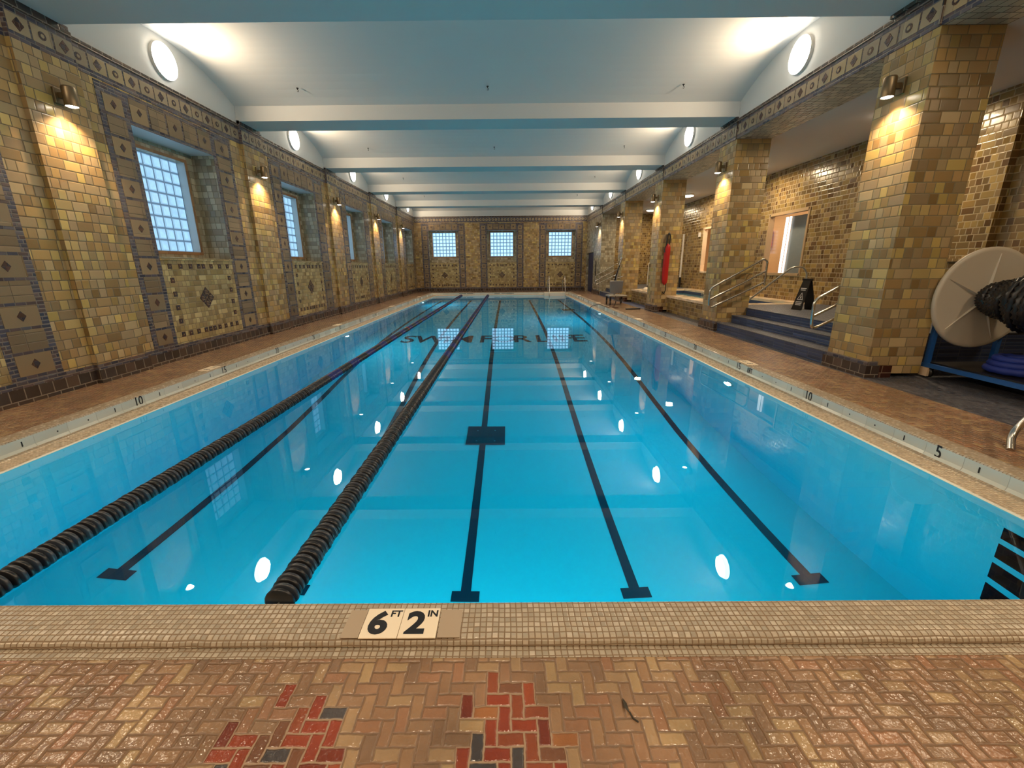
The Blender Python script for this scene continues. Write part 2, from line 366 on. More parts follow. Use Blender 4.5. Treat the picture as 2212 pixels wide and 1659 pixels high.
# ------------------------------------------------------------------ wall decoration helpers (frame maps (u, v, h) to the world)
class Deco:
    def __init__(s, mb, fn, idx): s.mb, s.fn, s.i = mb, fn, idx
    def rect(s, u0, u1, v0, v1, h0, h1, m):
        q = [(u0, v0), (u1, v0), (u1, v1), (u0, v1)]
        s.prism(q, h0, h1, m)
    def prism(s, q, h0, h1, m):
        n = len(q); vs = [s.fn(u, v, h1) for u, v in q]+[s.fn(u, v, h0) for u, v in q]
        s.mb.add(vs, [list(range(n))]+[(i, i+n, (i+1) % n+n, (i+1) % n) for i in range(n)], s.i[m])
    def diamond(s, u, v, r, h0, h1, m, ry=None):
        ry = ry or r; s.prism([(u-r, v), (u, v-ry), (u+r, v), (u, v+ry)], h0, h1, m)
    def disc(s, u, v, r, h0, h1, m, n=12):
        s.prism([(u+r*cos(2*pi*k/n), v+r*sin(2*pi*k/n)) for k in range(n)], h0, h1, m)
    def vstripe(s, u0, u1, v0, v1, pitch=.27, h=.0):
        s.rect(u0, u1, v0, v1, h, h+.006, 'blue'); w_ = .088; k = 0; v = v0+.05
        while v+pitch-.035 <= v1+.001:
            d = (k % 2 == 0)
            s.rect(u0+w_, u1-w_, v, v+pitch-.035, h+.006, h+.011, 'sq' if d else 'sqh')
            if d: s.diamond((u0+u1)/2, v+(pitch-.035)/2, .048, h+.011, h+.015, 'dia', .058)
            v += pitch; k += 1
    def hstripe(s, u0, u1, v0, v1, pitch=.36, h=.0):
        s.rect(u0, u1, v0, v1, h, h+.006, 'blue'); w_ = .055; n = max(1, round((u1-u0-.04)/pitch)); pt = (u1-u0-.04)/n
        for k in range(n):
            d = (k % 2 == 0); u = u0+.02+k*pt
            s.rect(u+.02, u+pt-.02, v0+w_, v1-w_, h+.006, h+.011, 'sq' if d else 'sqh')
            if d: s.diamond(u+pt/2, (v0+v1)/2, .045, h+.011, h+.015, 'dia', .055)
    def frieze(s, u0, u1, v0, v1, h=.0, pitch=.27, rings=False):
        s.rect(u0, u1, v0, v1, h, h+.006, 'blue'); n = max(1, round((u1-u0)/pitch)); pt = (u1-u0)/n
        a, b = v0+.075, v1-.115
        for k in range(n):
            u = u0+k*pt+pt/2
            if rings: s.disc(u, (a+b)/2, .068, h+.006, h+.010, 'sand')
            else: s.rect(u-pt/2+.012, u+pt/2-.012, a, b, h+.006, h+.010, 'frz')
            if rings: s.disc(u, (a+b)/2, .030 if k % 2 else .022, h+.010, h+.013, 'dia', 10)
            elif k % 2 == 0: s.diamond(u, (a+b)/2, .062, h+.010, h+.014, 'dia', .07)
            else: s.disc(u, (a+b)/2, .045, h+.010, h+.014, 'dia'); s.disc(u, (a+b)/2, .022, h+.014, h+.016, 'frz', 8)
        s.rect(u0, u1, v1-.055, v1, h+.006, h+.02, 'base')
    def relief(s, u, v, r, h):                              # small square relief tile
        s.rect(u-r, u+r, v-r, v+r, h, h+.006, 'dia'); s.diamond(u, v, r*.35, h+.006, h+.008, 'line')
    def panel(s, c, hw, v0, v1, h=.0):                     # the framed panel under a window
        s.rect(c-hw, c+hw, v0, v1, h, h+.004, 'pan'); h += .004; r = .034
        top, bot = v1-.12, v0+.15; L, Rr = c-hw+.17, c+hw-.17; W = Rr-L; r = .041
        for f in (0, .16, .32, .46, .54, .68, .84, 1.0): s.relief(L+W*f, top, r, h)
        for f in (.0, .12, .25, .38, .46, .54, .64, .76, .88, 1.0): s.relief(L+W*f, bot, r, h)
        for f in (.2, .4, .6, .8):
            vv = bot+(top-bot)*f; s.relief(L, vv, r, h); s.relief(Rr, vv, r, h)
        m_ = (v0+v1)/2+.02; q = .098
        for du, dv in ((0, q), (0, -q), (q, 0), (-q, 0)):
            s.diamond(c+du, m_+dv, .088, h, h+.006, 'dia')
            for t in (-.03, 0, .03): s.rect(c+du-.035, c+du+.035, m_+dv+t-.005, m_+dv+t+.005, h+.006, h+.008, 'line')
DM = ['wall', 'blue', 'sq', 'sqh', 'frz', 'dia', 'line', 'base', 'pan', 'rev', 'white', 'wood', 'sand']
DI = {k: i for i, k in enumerate(DM)}
mWoodish = tile_mat('window_frame_tile_rust', [(.28, .14, .06), (.33, .18, .08)], .2, .2, 0, grout=(.2, .1, .05), gw=.003, rough=.4, seed=2.9)
mSand = plain('frieze_ring_sand', (.42, .33, .20), .35)
def dmats(wall): return [wall, mBlue, mSq, mSqH, mFrz, mDia, mDia2, mBase, mPan, mRev, mWhiteGlaze, mWoodish, mSand]

def window_unit(n, fn, c, oz0, oz1, gw_, gz0, gz1, nc, nr, hw=.90, d1=.42, d2=.56):
    """opening hw either side of c; reveal to depth d1, inner step, glass blocks at depth d2. fn(u, v, depth<0 into wall)"""
    mb = MB(); D = Deco(mb, fn, DI)
    def P(u, v, d): return fn(u, v, -d)
    g = gw_/2
    # outer reveal
    mb.quad(P(c-hw, oz0, 0), P(c-hw, oz1, 0), P(c-hw, oz1, d1), P(c-hw, oz0, d1), DI['rev'])
    mb.quad(P(c+hw, oz0, 0), P(c+hw, oz1, 0), P(c+hw, oz1, d1), P(c+hw, oz0, d1), DI['rev'])
    mb.quad(P(c-hw, oz1, 0), P(c+hw, oz1, 0), P(c+hw, oz1, d1), P(c-hw, oz1, d1), DI['white'])
    mb.quad(P(c-hw, oz0, 0), P(c+hw, oz0, 0), P(c+hw, oz0+.03, d1), P(c-hw, oz0+.03, d1), DI['pan'])
    # step ring at depth d1
    for a, b, e, f in ((c-hw, c-g, oz0, oz1), (c+g, c+hw, oz0, oz1), (c-g, c+g, oz0, gz0), (c-g, c+g, gz1, oz1)):
        mb.quad(P(a, e, d1), P(b, e, d1), P(b, f, d1), P(a, f, d1), DI['rev'])
    for a, b, e, f in ((c-g-.05, c-g, gz0-.05, gz1+.05), (c+g, c+g+.05, gz0-.05, gz1+.05), (c-g, c+g, gz0-.05, gz0), (c-g, c+g, gz1, gz1+.05)):
        D.rect(a, b, e, f, -d1, -d1+.012, 'wood')
    for a in (c-g, c+g): mb.quad(P(a, gz0, d1), P(a, gz1, d1), P(a, gz1, d2), P(a, gz0, d2), DI['white'])
    for e in (gz0, gz1): mb.quad(P(c-g, e, d1), P(c+g, e, d1), P(c+g, e, d2), P(c-g, e, d2), DI['rev'])
    return mb
win_count = [0]
def window_obj(fn, c, oz0, oz1, gw_, gz0, gz1, nc, nr, glass=None, **k):
    win_count[0] += 1; nm = 'window_%d' % win_count[0]
    o = window_unit(nm, fn, c, oz0, oz1, gw_, gz0, gz1, nc, nr, **k).build(nm, dmats(mWall), kind='structure')
    d2 = k.get('d2', .56)
    mb = MB(); D = Deco(mb, fn, {'j': 0})
    D.rect(c-gw_/2, c+gw_/2, gz0, gz1, -d2-.03, -d2-.004, 'j'); mb.build('window_joint', mJoint, o)
    mb = MB(); pw, ph = gw_/nc, (gz1-gz0)/nr; t = .0055
    for i in range(nc):
        for j in range(nr):
            u0, u1 = c-gw_/2+i*pw+t, c-gw_/2+(i+1)*pw-t; v0, v1 = gz0+j*ph+t, gz0+(j+1)*ph-t; e = .026
            q = [(u0, v0), (u1, v0), (u1, v1), (u0, v1)]; q2 = [(u0+e, v0+e), (u1-e, v0+e), (u1-e, v1-e), (u0+e, v1-e)]
            vs = [fn(u, v, -d2-.012) for u, v in q]+[fn(u, v, -d2+.010) for u, v in q2]
            mb.add(vs, [(4, 5, 6, 7)], 0); mb.add(vs, [(a, (a+1) % 4, (a+1) % 4+4, a+4) for a in range(4)], 1)
    mb.build('window_pane', [glass or mGlassB, mGlassE], o)
    return o

# ------------------------------------------------------------------ wall_left
fL = lambda u, v, h: (XL+h, u, v)
mb = MB(); D = Deco(mb, fL, DI); OZ0, OZ1 = 1.58, 3.43; HW = .90
ys = [YB]
for c in BAY: ys += [c-HW, c+HW]
ys.append(YF)
ys2 = [max(YB, y) for y in ys]
for k in range(0, len(ys2)-1):
    a, b = ys2[k], ys2[k+1]
    if b-a < .001: continue
    if k % 2 == 0: mb.quad((XL, a, ZD), (XL, b, ZD), (XL, b, ZT), (XL, a, ZT), 0)
    else:
        mb.quad((XL, a, ZD), (XL, b, ZD), (XL, b, OZ0), (XL, a, OZ0), 0); mb.quad((XL, a, OZ1), (XL, b, OZ1), (XL, b, ZT), (XL, a, ZT), 0)
def cap(a, b): return max(a, YB), min(b, YF)
D.frieze(YB, YF, ZF, ZT)
for c in BAY:
    D.vstripe(c-HW-.48, c-HW, .20, ZF-.02); D.vstripe(c+HW, min(c+HW+.56, YF-.01), .20, ZF-.02)
    D.hstripe(c-HW, c+HW, OZ1, ZF-.02)
    D.panel(c, HW, .20, OZ0-.01)
    D.rect(c-HW, c+HW, OZ0-.035, OZ0+.004, 0, .03, 'pan')
for b_ in BEAM:
    a, b = b_-.33, b_+.43
    D.rect(a, b, .20, ZF-.001, 0, .06, 'wall'); D.rect(a, b, ZF-.001, ZBEAM+.02, 0, .055, 'blue'); D.frieze(a, b, ZF, ZT, .055, .25)
    D.rect(b_-BH, b_+BH, ZT, ZBEAM+.001, 0, .07, 'base')
wl = mb.build('wall_left', dmats(mWall), kind='structure')
mb = MB(); D = Deco(mb, fL, {'base': 0, 'blue': 1})
D.rect(YB, YF, ZD, .135, 0, .045, 'base'); D.rect(YB, YF, .135, .20, 0, .03, 'blue')
for b_ in BEAM: D.rect(b_-.36, b_+.46, ZD, .135, .045, .10, 'base'); D.rect(b_-.35, b_+.45, .135, .20, .03, .08, 'blue')
mb.build('baseboard_left', [mBase, mBlue], kind='structure')
for c in BAY[1:]:
    window_obj(fL, c, OZ0, OZ1, 1.365, 1.71, 3.27, 7, 8)

# ------------------------------------------------------------------ wall_far
fF = lambda u, v, h: (u, YF-h, v)
FC = [-3.76, -.33, 3.15]; FH = .87; FZ0 = 1.63; FZ1 = 3.45
mb = MB(); D = Deco(mb, fF, DI); xs = [XL]
for c in FC: xs += [c-FH, c+FH]
xs.append(XR+.1)
for k in range(len(xs)-1):
    a, b = xs[k], xs[k+1]
    if k % 2 == 0: mb.quad((a, YF, ZD), (b, YF, ZD), (b, YF, ZT), (a, YF, ZT), 0)
    else:
        mb.quad((a, YF, ZD), (b, YF, ZD), (b, YF, FZ0), (a, YF, FZ0), 0); mb.quad((a, YF, FZ1), (b, YF, FZ1), (b, YF, ZT), (a, YF, ZT), 0)
mb.quad((XL, YF, ZT), (XR, YF, ZT), (XR, YF, ZSPR), (XL, YF, ZSPR), DI['white'])
D.frieze(XL+.03, XR-.03, ZF+.04, ZT, .0, .18, rings=True)
for c in FC:
    D.vstripe(c-FH-.41, c-FH, .20, ZF); D.vstripe(c+FH, c+FH+.41, .20, ZF); D.hstripe(c-FH, c+FH, FZ1, ZF)
    D.panel(c, FH, .20, FZ0-.01)
mb.build('wall_far', dmats(mFar), kind='structure')
mb = MB(); D = Deco(mb, fF, {'base': 0, 'blue': 1}); D.rect(XL, XR-.05, ZD, .14, 0, .045, 'base'); D.rect(XL, XR-.05, .14, .21, 0, .03, 'blue')
mb.build('baseboard_far', [mBase, mBlue], kind='structure')
for c in FC: window_obj(fF, c, FZ0, FZ1, 1.36, 2.0, 3.36, 7, 7, glass=mGlassF, hw=FH, d1=.30, d2=.42)

# wall_back (behind the camera)
mb = MB(); mb.quad((XL, YB, ZD), (XB, YB, ZD), (XB, YB, 5.1), (XL, YB, 5.1)); mb.build('wall_back', mWall, kind='structure')

# ------------------------------------------------------------------ right side: frieze beam, columns, end wall
fR = lambda u, v, h: (XR-h, u, v)
mb = MB(); D = Deco(mb, fR, DI); CD = .70
mb.box(XR+.002, XR+CD, YB, 22.3, ZF, ZT+.30, DI['wall'])
mb.quad((XR, YB, ZF), (XR, YF, ZF), (XR, YF, ZT), (XR, YB, ZT), DI['blue'])
D.frieze(YB, YF-.03, ZF, ZT)
for b_ in BEAM: D.rect(b_-BH, b_+BH, ZT, ZBEAM+.001, 0, .05, 'base')
for b_ in BEAM: D.rect(b_-.36, b_-.34, ZF, ZT, 0, .03, 'base')
ms = dmats(mBrown); ms[DI['wood']] = mBrown
mb.build('wall_right_frieze', ms, kind='structure')
# solid end wall with the door opening
DY0, DY1, DZ = 24.15, 26.1, 2.12
mb = MB()
mb.quad((XR, 22.3, ZD), (XR, DY0, ZD), (XR, DY0, ZF), (XR, 22.3, ZF)); mb.quad((XR, DY0, DZ), (XR, DY1, DZ), (XR, DY1, ZF), (XR, DY0, ZF)); mb.quad((XR, DY1, ZD), (XR, YF, ZD), (XR, YF, ZF), (XR, DY1, ZF))
mb.quad((XR, 22.3, ZD), (XR+CD, 22.3, ZD), (XR+CD, 22.3, ZF), (XR, 22.3, ZF))
mb.quad((XR, DY0, ZD), (XR+.2, DY0, ZD), (XR+.2, DY0, DZ), (XR, DY0, DZ)); mb.quad((XR, DY1, ZD), (XR+.2, DY1, ZD), (XR+.2, DY1, DZ), (XR, DY1, DZ))
mb.quad((XR, DY0, DZ), (XR+.2, DY0, DZ), (XR+.2, DY1, DZ), (XR, DY1, DZ))
mb.build('wall_right', mRev, kind='structure')
mb = MB(); mb.box(XR+.10, XR+.15, DY0+.01, DY1-.01, ZD, DZ-.01); dr = mb.build('door_1', mDoorB, kind='structure')
mb = MB(); mb.tube([(XR+.10, DY0+.1, 1.0), (XR+.05, DY0+.1, 1.0), (XR+.05, DY0+.24, 1.0)], .012, 8); mb.build('door_handle', mSteel, dr)
mb = MB(); D = Deco(mb, fR, {'base': 0, 'blue': 1})
D.rect(22.3, DY0, ZD, .135, 0, .035, 'base'); D.rect(22.3, DY0, .135, .19, 0, .02, 'blue'); mb.build('baseboard_right', [mBase, mBlue], kind='structure')
def column(yc, lab, hw=.36):
    e = empty('tiled_column', (XR, yc, ZD), lab, 'column', 'tiled columns along the pool')
    y0, y1 = yc-hw, yc+hw
    mb = MB(); mb.box(XR, XR+CD, y0, y1, ZD+.05, ZF-.001); o = mb.build('shaft', mCol, e)
    mb2 = MB(); mb2.box(XR-.035, XR+.14, y0-.035, y1+.035, ZD, .12, 0); mb2.box(XR-.02, XR+.12, y0-.02, y1+.02, .12, .17, 1); mb2.build('base', [mBase, mBlue], e)
    mb3 = MB(); mb3.box(XR+.14, XR+.30, y0-.034, y1+.034, ZD, .12); mb3.build('base_block', mBrownT, e)
    for ch in e.children: ch.location = (-XR, -yc, -ZD)
    return e
cols = [(BEAM[1], None)]
CL = {2: 'nearest ochre tiled column, left of the steps beside the cream reel', 3: 'second ochre tiled column, at the far side of the blue steps',
      4: 'ochre tiled column with the red rescue tube hanging on it', 5: 'ochre tiled column behind the grey pool lift'}
column(BEAM[2], 'nearest and largest ochre tiled column, between the blue steps and the cream reel')
column(BEAM[3], CL[3]); column(BEAM[4], CL[4]); column(BEAM[5], CL[5])
column(BEAM[1]-.0, 'ochre tiled column beside the near corner of the pool, out of the picture on the right')

# side aisle: rear wall with two windows, ceiling, end wall, floor, platform, spa
fB = lambda u, v, h: (XB-h, u, v)
W1, W2 = (11.3, 12.95), (15.45, 17.15)
mb = MB()
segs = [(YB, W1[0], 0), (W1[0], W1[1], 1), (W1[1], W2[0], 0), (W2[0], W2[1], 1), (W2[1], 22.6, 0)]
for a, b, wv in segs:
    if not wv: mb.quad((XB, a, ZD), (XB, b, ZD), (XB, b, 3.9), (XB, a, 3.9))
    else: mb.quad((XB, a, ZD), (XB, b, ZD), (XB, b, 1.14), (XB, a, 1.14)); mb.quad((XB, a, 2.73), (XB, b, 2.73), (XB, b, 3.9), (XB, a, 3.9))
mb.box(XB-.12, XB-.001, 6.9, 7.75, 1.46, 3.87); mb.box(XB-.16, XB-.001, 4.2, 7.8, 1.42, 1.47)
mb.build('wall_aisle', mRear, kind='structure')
mb = MB(); mb.box(XR+CD, XB+.1, YB, 22.7, 3.87, 3.95); mb.build('ceiling_aisle', mAisleC, kind='structure')
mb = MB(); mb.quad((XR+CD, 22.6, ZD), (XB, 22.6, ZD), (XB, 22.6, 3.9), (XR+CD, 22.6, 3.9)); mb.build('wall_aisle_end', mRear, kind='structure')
for k, (a, b) in enumerate((W1, W2)):
    mb = MB()
    for (u0, u1, v0, v1) in ((a-.03, a+.03, 1.11, 2.76), (b-.03, b+.03, 1.11, 2.76), (a, b, 1.11, 1.17), (a, b, 2.70, 2.76)): mb.box(XB-.02, XB+.12, u0, u1, v0, v1)
    wo = mb.build('window_%d' % (20+k), mCope if k else plain('frame_tan', (.42, .28, .15), .5), kind='structure')
    mb = MB(); mb.quad((XB+.05, a+.03, 1.17), (XB+.05, b-.03, 1.17), (XB+.05, b-.03, 2.70), (XB+.05, a+.03, 2.70))
    gm, gnt, gb = newmat('aisle_window_glass'); gb.inputs['Base Color'].default_value = (1, 1, 1, 1); gb.inputs['Roughness'].default_value = .02
    gn = N(gnt); tr = gn.node('ShaderNodeBsdfTransparent'); gs = gn.node('ShaderNodeBsdfGlossy'); gs.inputs['Roughness'].default_value = .03; mx = gn.node('ShaderNodeMixShader')
    mx.inputs[0].default_value = .08; gnt.links.new(tr.outputs[0], mx.inputs[1]); gnt.links.new(gs.outputs[0], mx.inputs[2]); gnt.links.new(mx.outputs[0], gnt.nodes['Material Output'].inputs[0])
    mb.build('window_pane', gm, wo)
# lit corridor behind the two aisle windows
mb = MB(); x1 = 9.3
mb.quad((x1, 10, .3), (x1, 19, .3), (x1, 19, 3.3), (x1, 10, 3.3)); mb.quad((XB+.12, 10, 3.3), (x1, 10, 3.3), (x1, 19, 3.3), (XB+.12, 19, 3.3))
mb.quad((XB+.12, 10, .3), (x1, 10, .3), (x1, 19, .3), (XB+.12, 19, .3))
for y in (10, 19): mb.quad((XB+.12, y, .3), (x1, y, .3), (x1, y, 3.3), (XB+.12, y, 3.3))
mb.build('wall_corridor', mCream, kind='structure')
mb = MB(); mb.box(XB+.30, XB+.33, 10.6, 12.42, .9, 2.66); o = mb.build('glass_partition', plain('frosted_glass_grey', (.22, .25, .25), .25))
tag(o, 'frosted grey glass partition standing behind the large aisle window', 'partition')
mb = MB(); mb.box(XB+.25, XB+.29, 12.42, 12.46, .9, 2.66); mb.box(XB+.25, XB+.29, 12.55, 12.62, .9, 2.66); mb.build('edge_reflection', emis('edge_reflection_glow', (1, .97, .93), 1.5), o)  # glowing strips standing in for bright reflections along the glass edges
L = bpy.data.lights.new('corridor_light', 'AREA'); L.shape = 'RECTANGLE'; L.size = .4; L.size_y = 6; L.energy = 75; L.color = (1, .80, .58)
lo = bpy.data.objects.new('corridor_light', L); col.objects.link(lo); lo.location = (8.3, 14.2, 3.25)
mb = MB(); e = empty('hanging_vest', (9.2, 15.9, 2.3), 'orange vest hanging in the small far aisle window', 'vest')
mb.hull([(-.02, -.2, .25), (.05, -.2, .25), (-.02, .2, .25), (.05, .2, .25), (-.03, -.25, -.3), (.05, .25, -.3), (.05, -.25, -.3), (-.03, .25, -.3)]); mb.build('cloth', mOrange, e)

# floors
mb = MB(); X0, X1, Y0, Y1 = PL-.19, PR+.19, PN-.19, PF+.19; XG = 4.60
for a, b, c_, d in ((XL, XG, YB, Y0), (XL, XG, Y1, YF), (XL, X0, Y0, Y1), (X1, XG, Y0, Y1)): mb.quad((a, c_, ZD), (b, c_, ZD), (b, d, ZD), (a, d, ZD), 0)
mb.quad((XG, YB, ZD), (XB, YB, ZD), (XB, 22.6, ZD), (XG, 22.6, ZD), 1); mb.quad((XG, 22.6, ZD), (XG+.3, 22.6, ZD), (XG+.3, YF, ZD), (XG, YF, ZD), 0)
mb.build('floor', [mBrick, mGreyFl], kind='structure')
# platform and steps
SX0 = 5.12
mb = MB(); mb.box(5.35, XB-.001, 5.85, 10.35, ZD, ZP-.012, 0); mb.box(5.33, XB-.001, 5.83, 10.35, ZP-.012, ZP, 1)
mb.box(5.35, XB-.001, 17.9, 22.59, ZD, ZP-.012, 0); mb.box(5.33, XB-.001, 17.9, 22.59, ZP-.012, ZP, 1)
mb.build('floor_platform', [mStep, mTread], kind='structure')
def steps(y0, y1, lab):
    e = empty('tiled_steps', (4.7, (y0+y1)/2, ZD), lab, 'steps', 'blue steps up to the platform')
    for (x, z0, z1) in ((4.72, ZD, .15), (5.04, .15, .31)):
        mb = MB(); mb.box(x, 5.345, y0, y1, z0, z1-.012, 0); mb.box(x-.012, 5.345, y0, y1, z1-.012, z1, 1); o = mb.build('step', [mStep, mTread], e); o.location = (-4.7, -(y0+y1)/2, -ZD)
    return e
steps(BEAM[2]+.37, BEAM[3]-.37, 'blue tiled steps between the two nearest columns with the black sign above')
steps(BEAM[5]+.37, 22.28, 'blue tiled steps at the far end behind the grey pool lift')
# spa
SY0, SY1 = 10.36, 17.9
mb = MB(); 
for q0, q1 in ((SY0, BEAM[4]-.362), (BEAM[4]+.362, SY1)): mb.box(SX0, SX0+.12, q0, q1, ZD, .41, 0); mb.box(SX0-.04, 5.39, q0, q1, .41, .475, 1)
mb.box(5.39, 5.55, SY0, SY1, .41, .475, 1)
mb.box(5.55, 7.1, SY0, SY0+.35, .41, .475, 1); mb.box(5.55, 7.1, SY1-.35, SY1, .41, .475, 1); mb.box(7.1, XB-.001, SY0, SY1, .41, .475, 1)
mb.box(7.1, 7.14, SY0+.35, SY1-.35, 0, .41, 2); mb.box(5.51, 5.55, SY0+.35, SY1-.35, 0, .41, 2)
mb.box(5.55, 7.1, SY0+.31, SY0+.35, 0, .41, 2); mb.box(5.55, 7.1, SY1-.35, SY1-.31, 0, .41, 2); mb.box(5.5, 7.14, SY0+.31, SY1-.31, -.05, 0, 3)
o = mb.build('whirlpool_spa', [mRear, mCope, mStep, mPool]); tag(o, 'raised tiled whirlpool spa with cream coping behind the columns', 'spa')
mb = MB(); mb.box(5.545, 7.105, SY0+.345, SY1-.345, -.001, .33); o = mb.build('spa_water', mSpaW); tag(o, 'still water filling the raised spa', 'water', kind='stuff')
for k, yy in enumerate((12.75, 15.6)):
    mb = MB(); mb.box(7.085, 7.10, yy, yy+.30, .345, .405, 0); mb.box(7.08, 7.085, yy+.04, yy+.12, .36, .395, 1); mb.box(7.08, 7.085, yy+.16, yy+.26, .36, .395, 1)
    o = mb.build('depth_marker_tile', [mTileW, mInk]); tag(o, ['small white depth marker on the spa edge seen over the blue steps', 'small white depth marker on the spa edge left of the second column'][k], 'depth marker')

# ------------------------------------------------------------------ pool: curb ring, walls, floor
prof = [(-LEDGE, -.399, 4), (-LEDGE, -.152, 3), (-LEDGE+.02, -.146, 2), (-.045, -.138, 2), (-.012, -.12, 1), (0, -.095, 1), (0, -.012, 0), (.008, -.003, 0), (.018, 0, 0), (.15, 0, 0), (.178, -.003, 0), (.196, -.013, 0), (.203, -.028, 0), (.196, -.043, 0), (.186, -.060, 0)]
mb = MB()
def rc(o):
    on = o if o > 0 else o*NLEDGE/LEDGE
    return [(PL-o, PN-on), (PR+o, PN-on), (PR+o, PF+o), (PL-o, PF+o)]
for (o0, z0, m0), (o1, z1, m1) in zip(prof, prof[1:]):
    A, B = rc(o0), rc(o1)
    for i in range(4):
        j = (i+1) % 4; mb.add([(*A[i], z0), (*A[j], z0), (*B[j], z1), (*B[i], z1)], [(0, 1, 2, 3)], m0, abs(z1-z0) > .002)
mb.box(PL-.30, PR+.30, PN-.245, PN-.187, ZD-.02, ZD+.002, 0)
for ft in range(0, 75):
    kk = ft % 5
    if kk:
        w_, h_ = ((.012, .045), (.014, .014), (.014, .014), (.012, .045))[kk-1]; q = 1.61+ft*.3048
        for X in (PL+.0015, PR-.0015): mb.add([(X, q-w_/2, -.06-h_/2), (X, q+w_/2, -.06-h_/2), (X, q+w_/2, -.06+h_/2), (X, q-w_/2, -.06+h_/2)], [(0, 1, 2, 3)], 5)
for q in range(4, 24, 3):
    for X in (PL-.10*-1, PR-.10): mb.add([(X-.012, q+.65, -.1405), (X+.012, q+.65, -.1405), (X+.012, q+.69, -.1405), (X-.012, q+.69, -.1405)], [(0, 1, 2, 3)], 5)
for x0, x1 in ((-2.75, -2.35), (-2.3, -1.95), (-.75, -.45), (-.35, .35)): mb.add([(x0, PF-.0015, -.07), (x1, PF-.0015, -.07), (x1, PF-.0015, -.035), (x0, PF-.0015, -.035)], [(0, 1, 2, 3)], 6)
mb.build('trim_pool_curb', [mMos, mFace, mLedge, mLip, mPool, mInk, plain('faded_ink', (.2, .22, .2), .5)], kind='structure')
WX0, WX1, WY0, WY1 = PL+LEDGE, PR-LEDGE, PN+NLEDGE, PF-LEDGE
DEP = [(1.0, 1.88), (1.75, 1.90), (3.2, 2.13), (3.9, 2.25), (5, 2.43), (6.3, 2.58), (7.5, 2.6), (8.7, 2.50), (10.5, 2.28), (12.5, 2.08), (15.7, 1.93), (19, 1.83), (22.8, 1.74), (26, 1.7)]
def zfloor(y):
    for (a, da), (b, db) in zip(DEP, DEP[1:]):
        if y <= b: t = (y-a)/(b-a); return ZW-(da+(db-da)*t)
    return ZW-1.7
mb = MB(); n = 60; yy = [WY0+(WY1-WY0)*i/n for i in range(n+1)]
for a, b in zip(yy, yy[1:]):
    mb.add([(WX0, a, zfloor(a)), (WX1, a, zfloor(a)), (WX1, b, zfloor(b)), (WX0, b, zfloor(b))], [(0, 1, 2, 3)], 0, True)
    mb.quad((WX0, a, zfloor(a)), (WX0, b, zfloor(b)), (WX0, b, -.40), (WX0, a, -.40))
    # right wall, with the ladder recess left open
    if not (a < 2.45 and b > 1.75): mb.quad((WX1, a, zfloor(a)), (WX1, b, zfloor(b)), (WX1, b, -.40), (WX1, a, -.40))
ra = [q for q in yy if q < 2.45][-1]; rb = [q for q in yy if q >= 2.45][0]; RY0, RY1 = 1.82, 2.42
mb.quad((WX0, WY0, zfloor(WY0)), (WX1, WY0, zfloor(WY0)), (WX1, WY0, -.4), (WX0, WY0, -.4)); mb.quad((WX0, WY1, zfloor(WY1)), (WX1, WY1, zfloor(WY1)), (WX1, WY1, -.4), (WX0, WY1, -.4))
mb.quad((WX1, WY0, -2.3), (WX1, RY0, -2.3), (WX1, RY0, -.4), (WX1, WY0, -.4)); mb.quad((WX1, RY1, -2.3), (WX1, rb, -2.3), (WX1, rb, -.4), (WX1, RY1, -.4))
rz = [(-.44, -.36), (-.80, -.52), (-1.16, -.90), (-1.52, -1.26)]
nz = [(-.60, -.41), (-.90, -.68), (-1.20, -.98), (-1.52, -1.28)]
zprev = -.40
for z0, z1 in nz:
    mb.quad((WX1, RY0, z1), (WX1, RY1, z1), (WX1, RY1, zprev), (WX1, RY0, zprev))
    for q in (RY0, RY1): mb.quad((WX1, q, z0), (WX1+.16, q, z0), (WX1+.16, q, z1), (WX1, q, z1), 1)
    mb.quad((WX1, RY0, z0), (WX1+.16, RY0, z0), (WX1+.16, RY1, z0), (WX1, RY1, z0), 1); mb.quad((WX1, RY0, z1), (WX1+.16, RY0, z1), (WX1+.16, RY1, z1), (WX1, RY1, z1), 1)
    mb.quad((WX1+.16, RY0, z0), (WX1+.16, RY1, z0), (WX1+.16, RY1, z1), (WX1+.16, RY0, z1), 1); zprev = z0
mb.quad((WX1, RY0, -2.3), (WX1, RY1, -2.3), (WX1, RY1, zprev), (WX1, RY0, zprev))
mb.build('wall_pool_basin', [mPool, mLine], kind='structure')
mb = MB(); mb.box(WX0-.004, WX1+.17, WY0-.004, WY1+.004, -3.2, ZW); o = mb.build('pool_water', mWater); tag(o, 'clear turquoise water filling the long swimming pool', 'water', kind='stuff')
# lane lines
LANES = [-3.45, -1.925, -.40, 1.12, 2.64]
def strip(mb, x0, x1, y0, y1, h=.006):
    ys_ = [y0]+[q for q in yy if y0 < q < y1]+[y1]
    for a, b in zip(ys_, ys_[1:]):
        for (p, q) in (((x0, a), (x1, b)),): mb.add([(x0, a, zfloor(a)+h), (x1, a, zfloor(a)+h), (x1, b, zfloor(b)+h), (x0, b, zfloor(b)+h)], [(0, 1, 2, 3)])
LL = ['leftmost dark lane line on the pool floor', 'second dark lane line from the left, under the right rope', 'middle dark lane line running into the square drain', 'dark lane line just right of the middle one', 'rightmost dark lane line on the pool floor']
for k, x in enumerate(LANES):
    mb = MB(); strip(mb, x-.046, x+.046, 3.22, 22.6); strip(mb, x-.125, x+.125, 3.10, 3.22); strip(mb, x-.125, x+.125, 22.6, 22.7)
    o = mb.build('lane_line', mLine); tag(o, LL[k], 'lane line', 'dark lane lines on the pool floor')
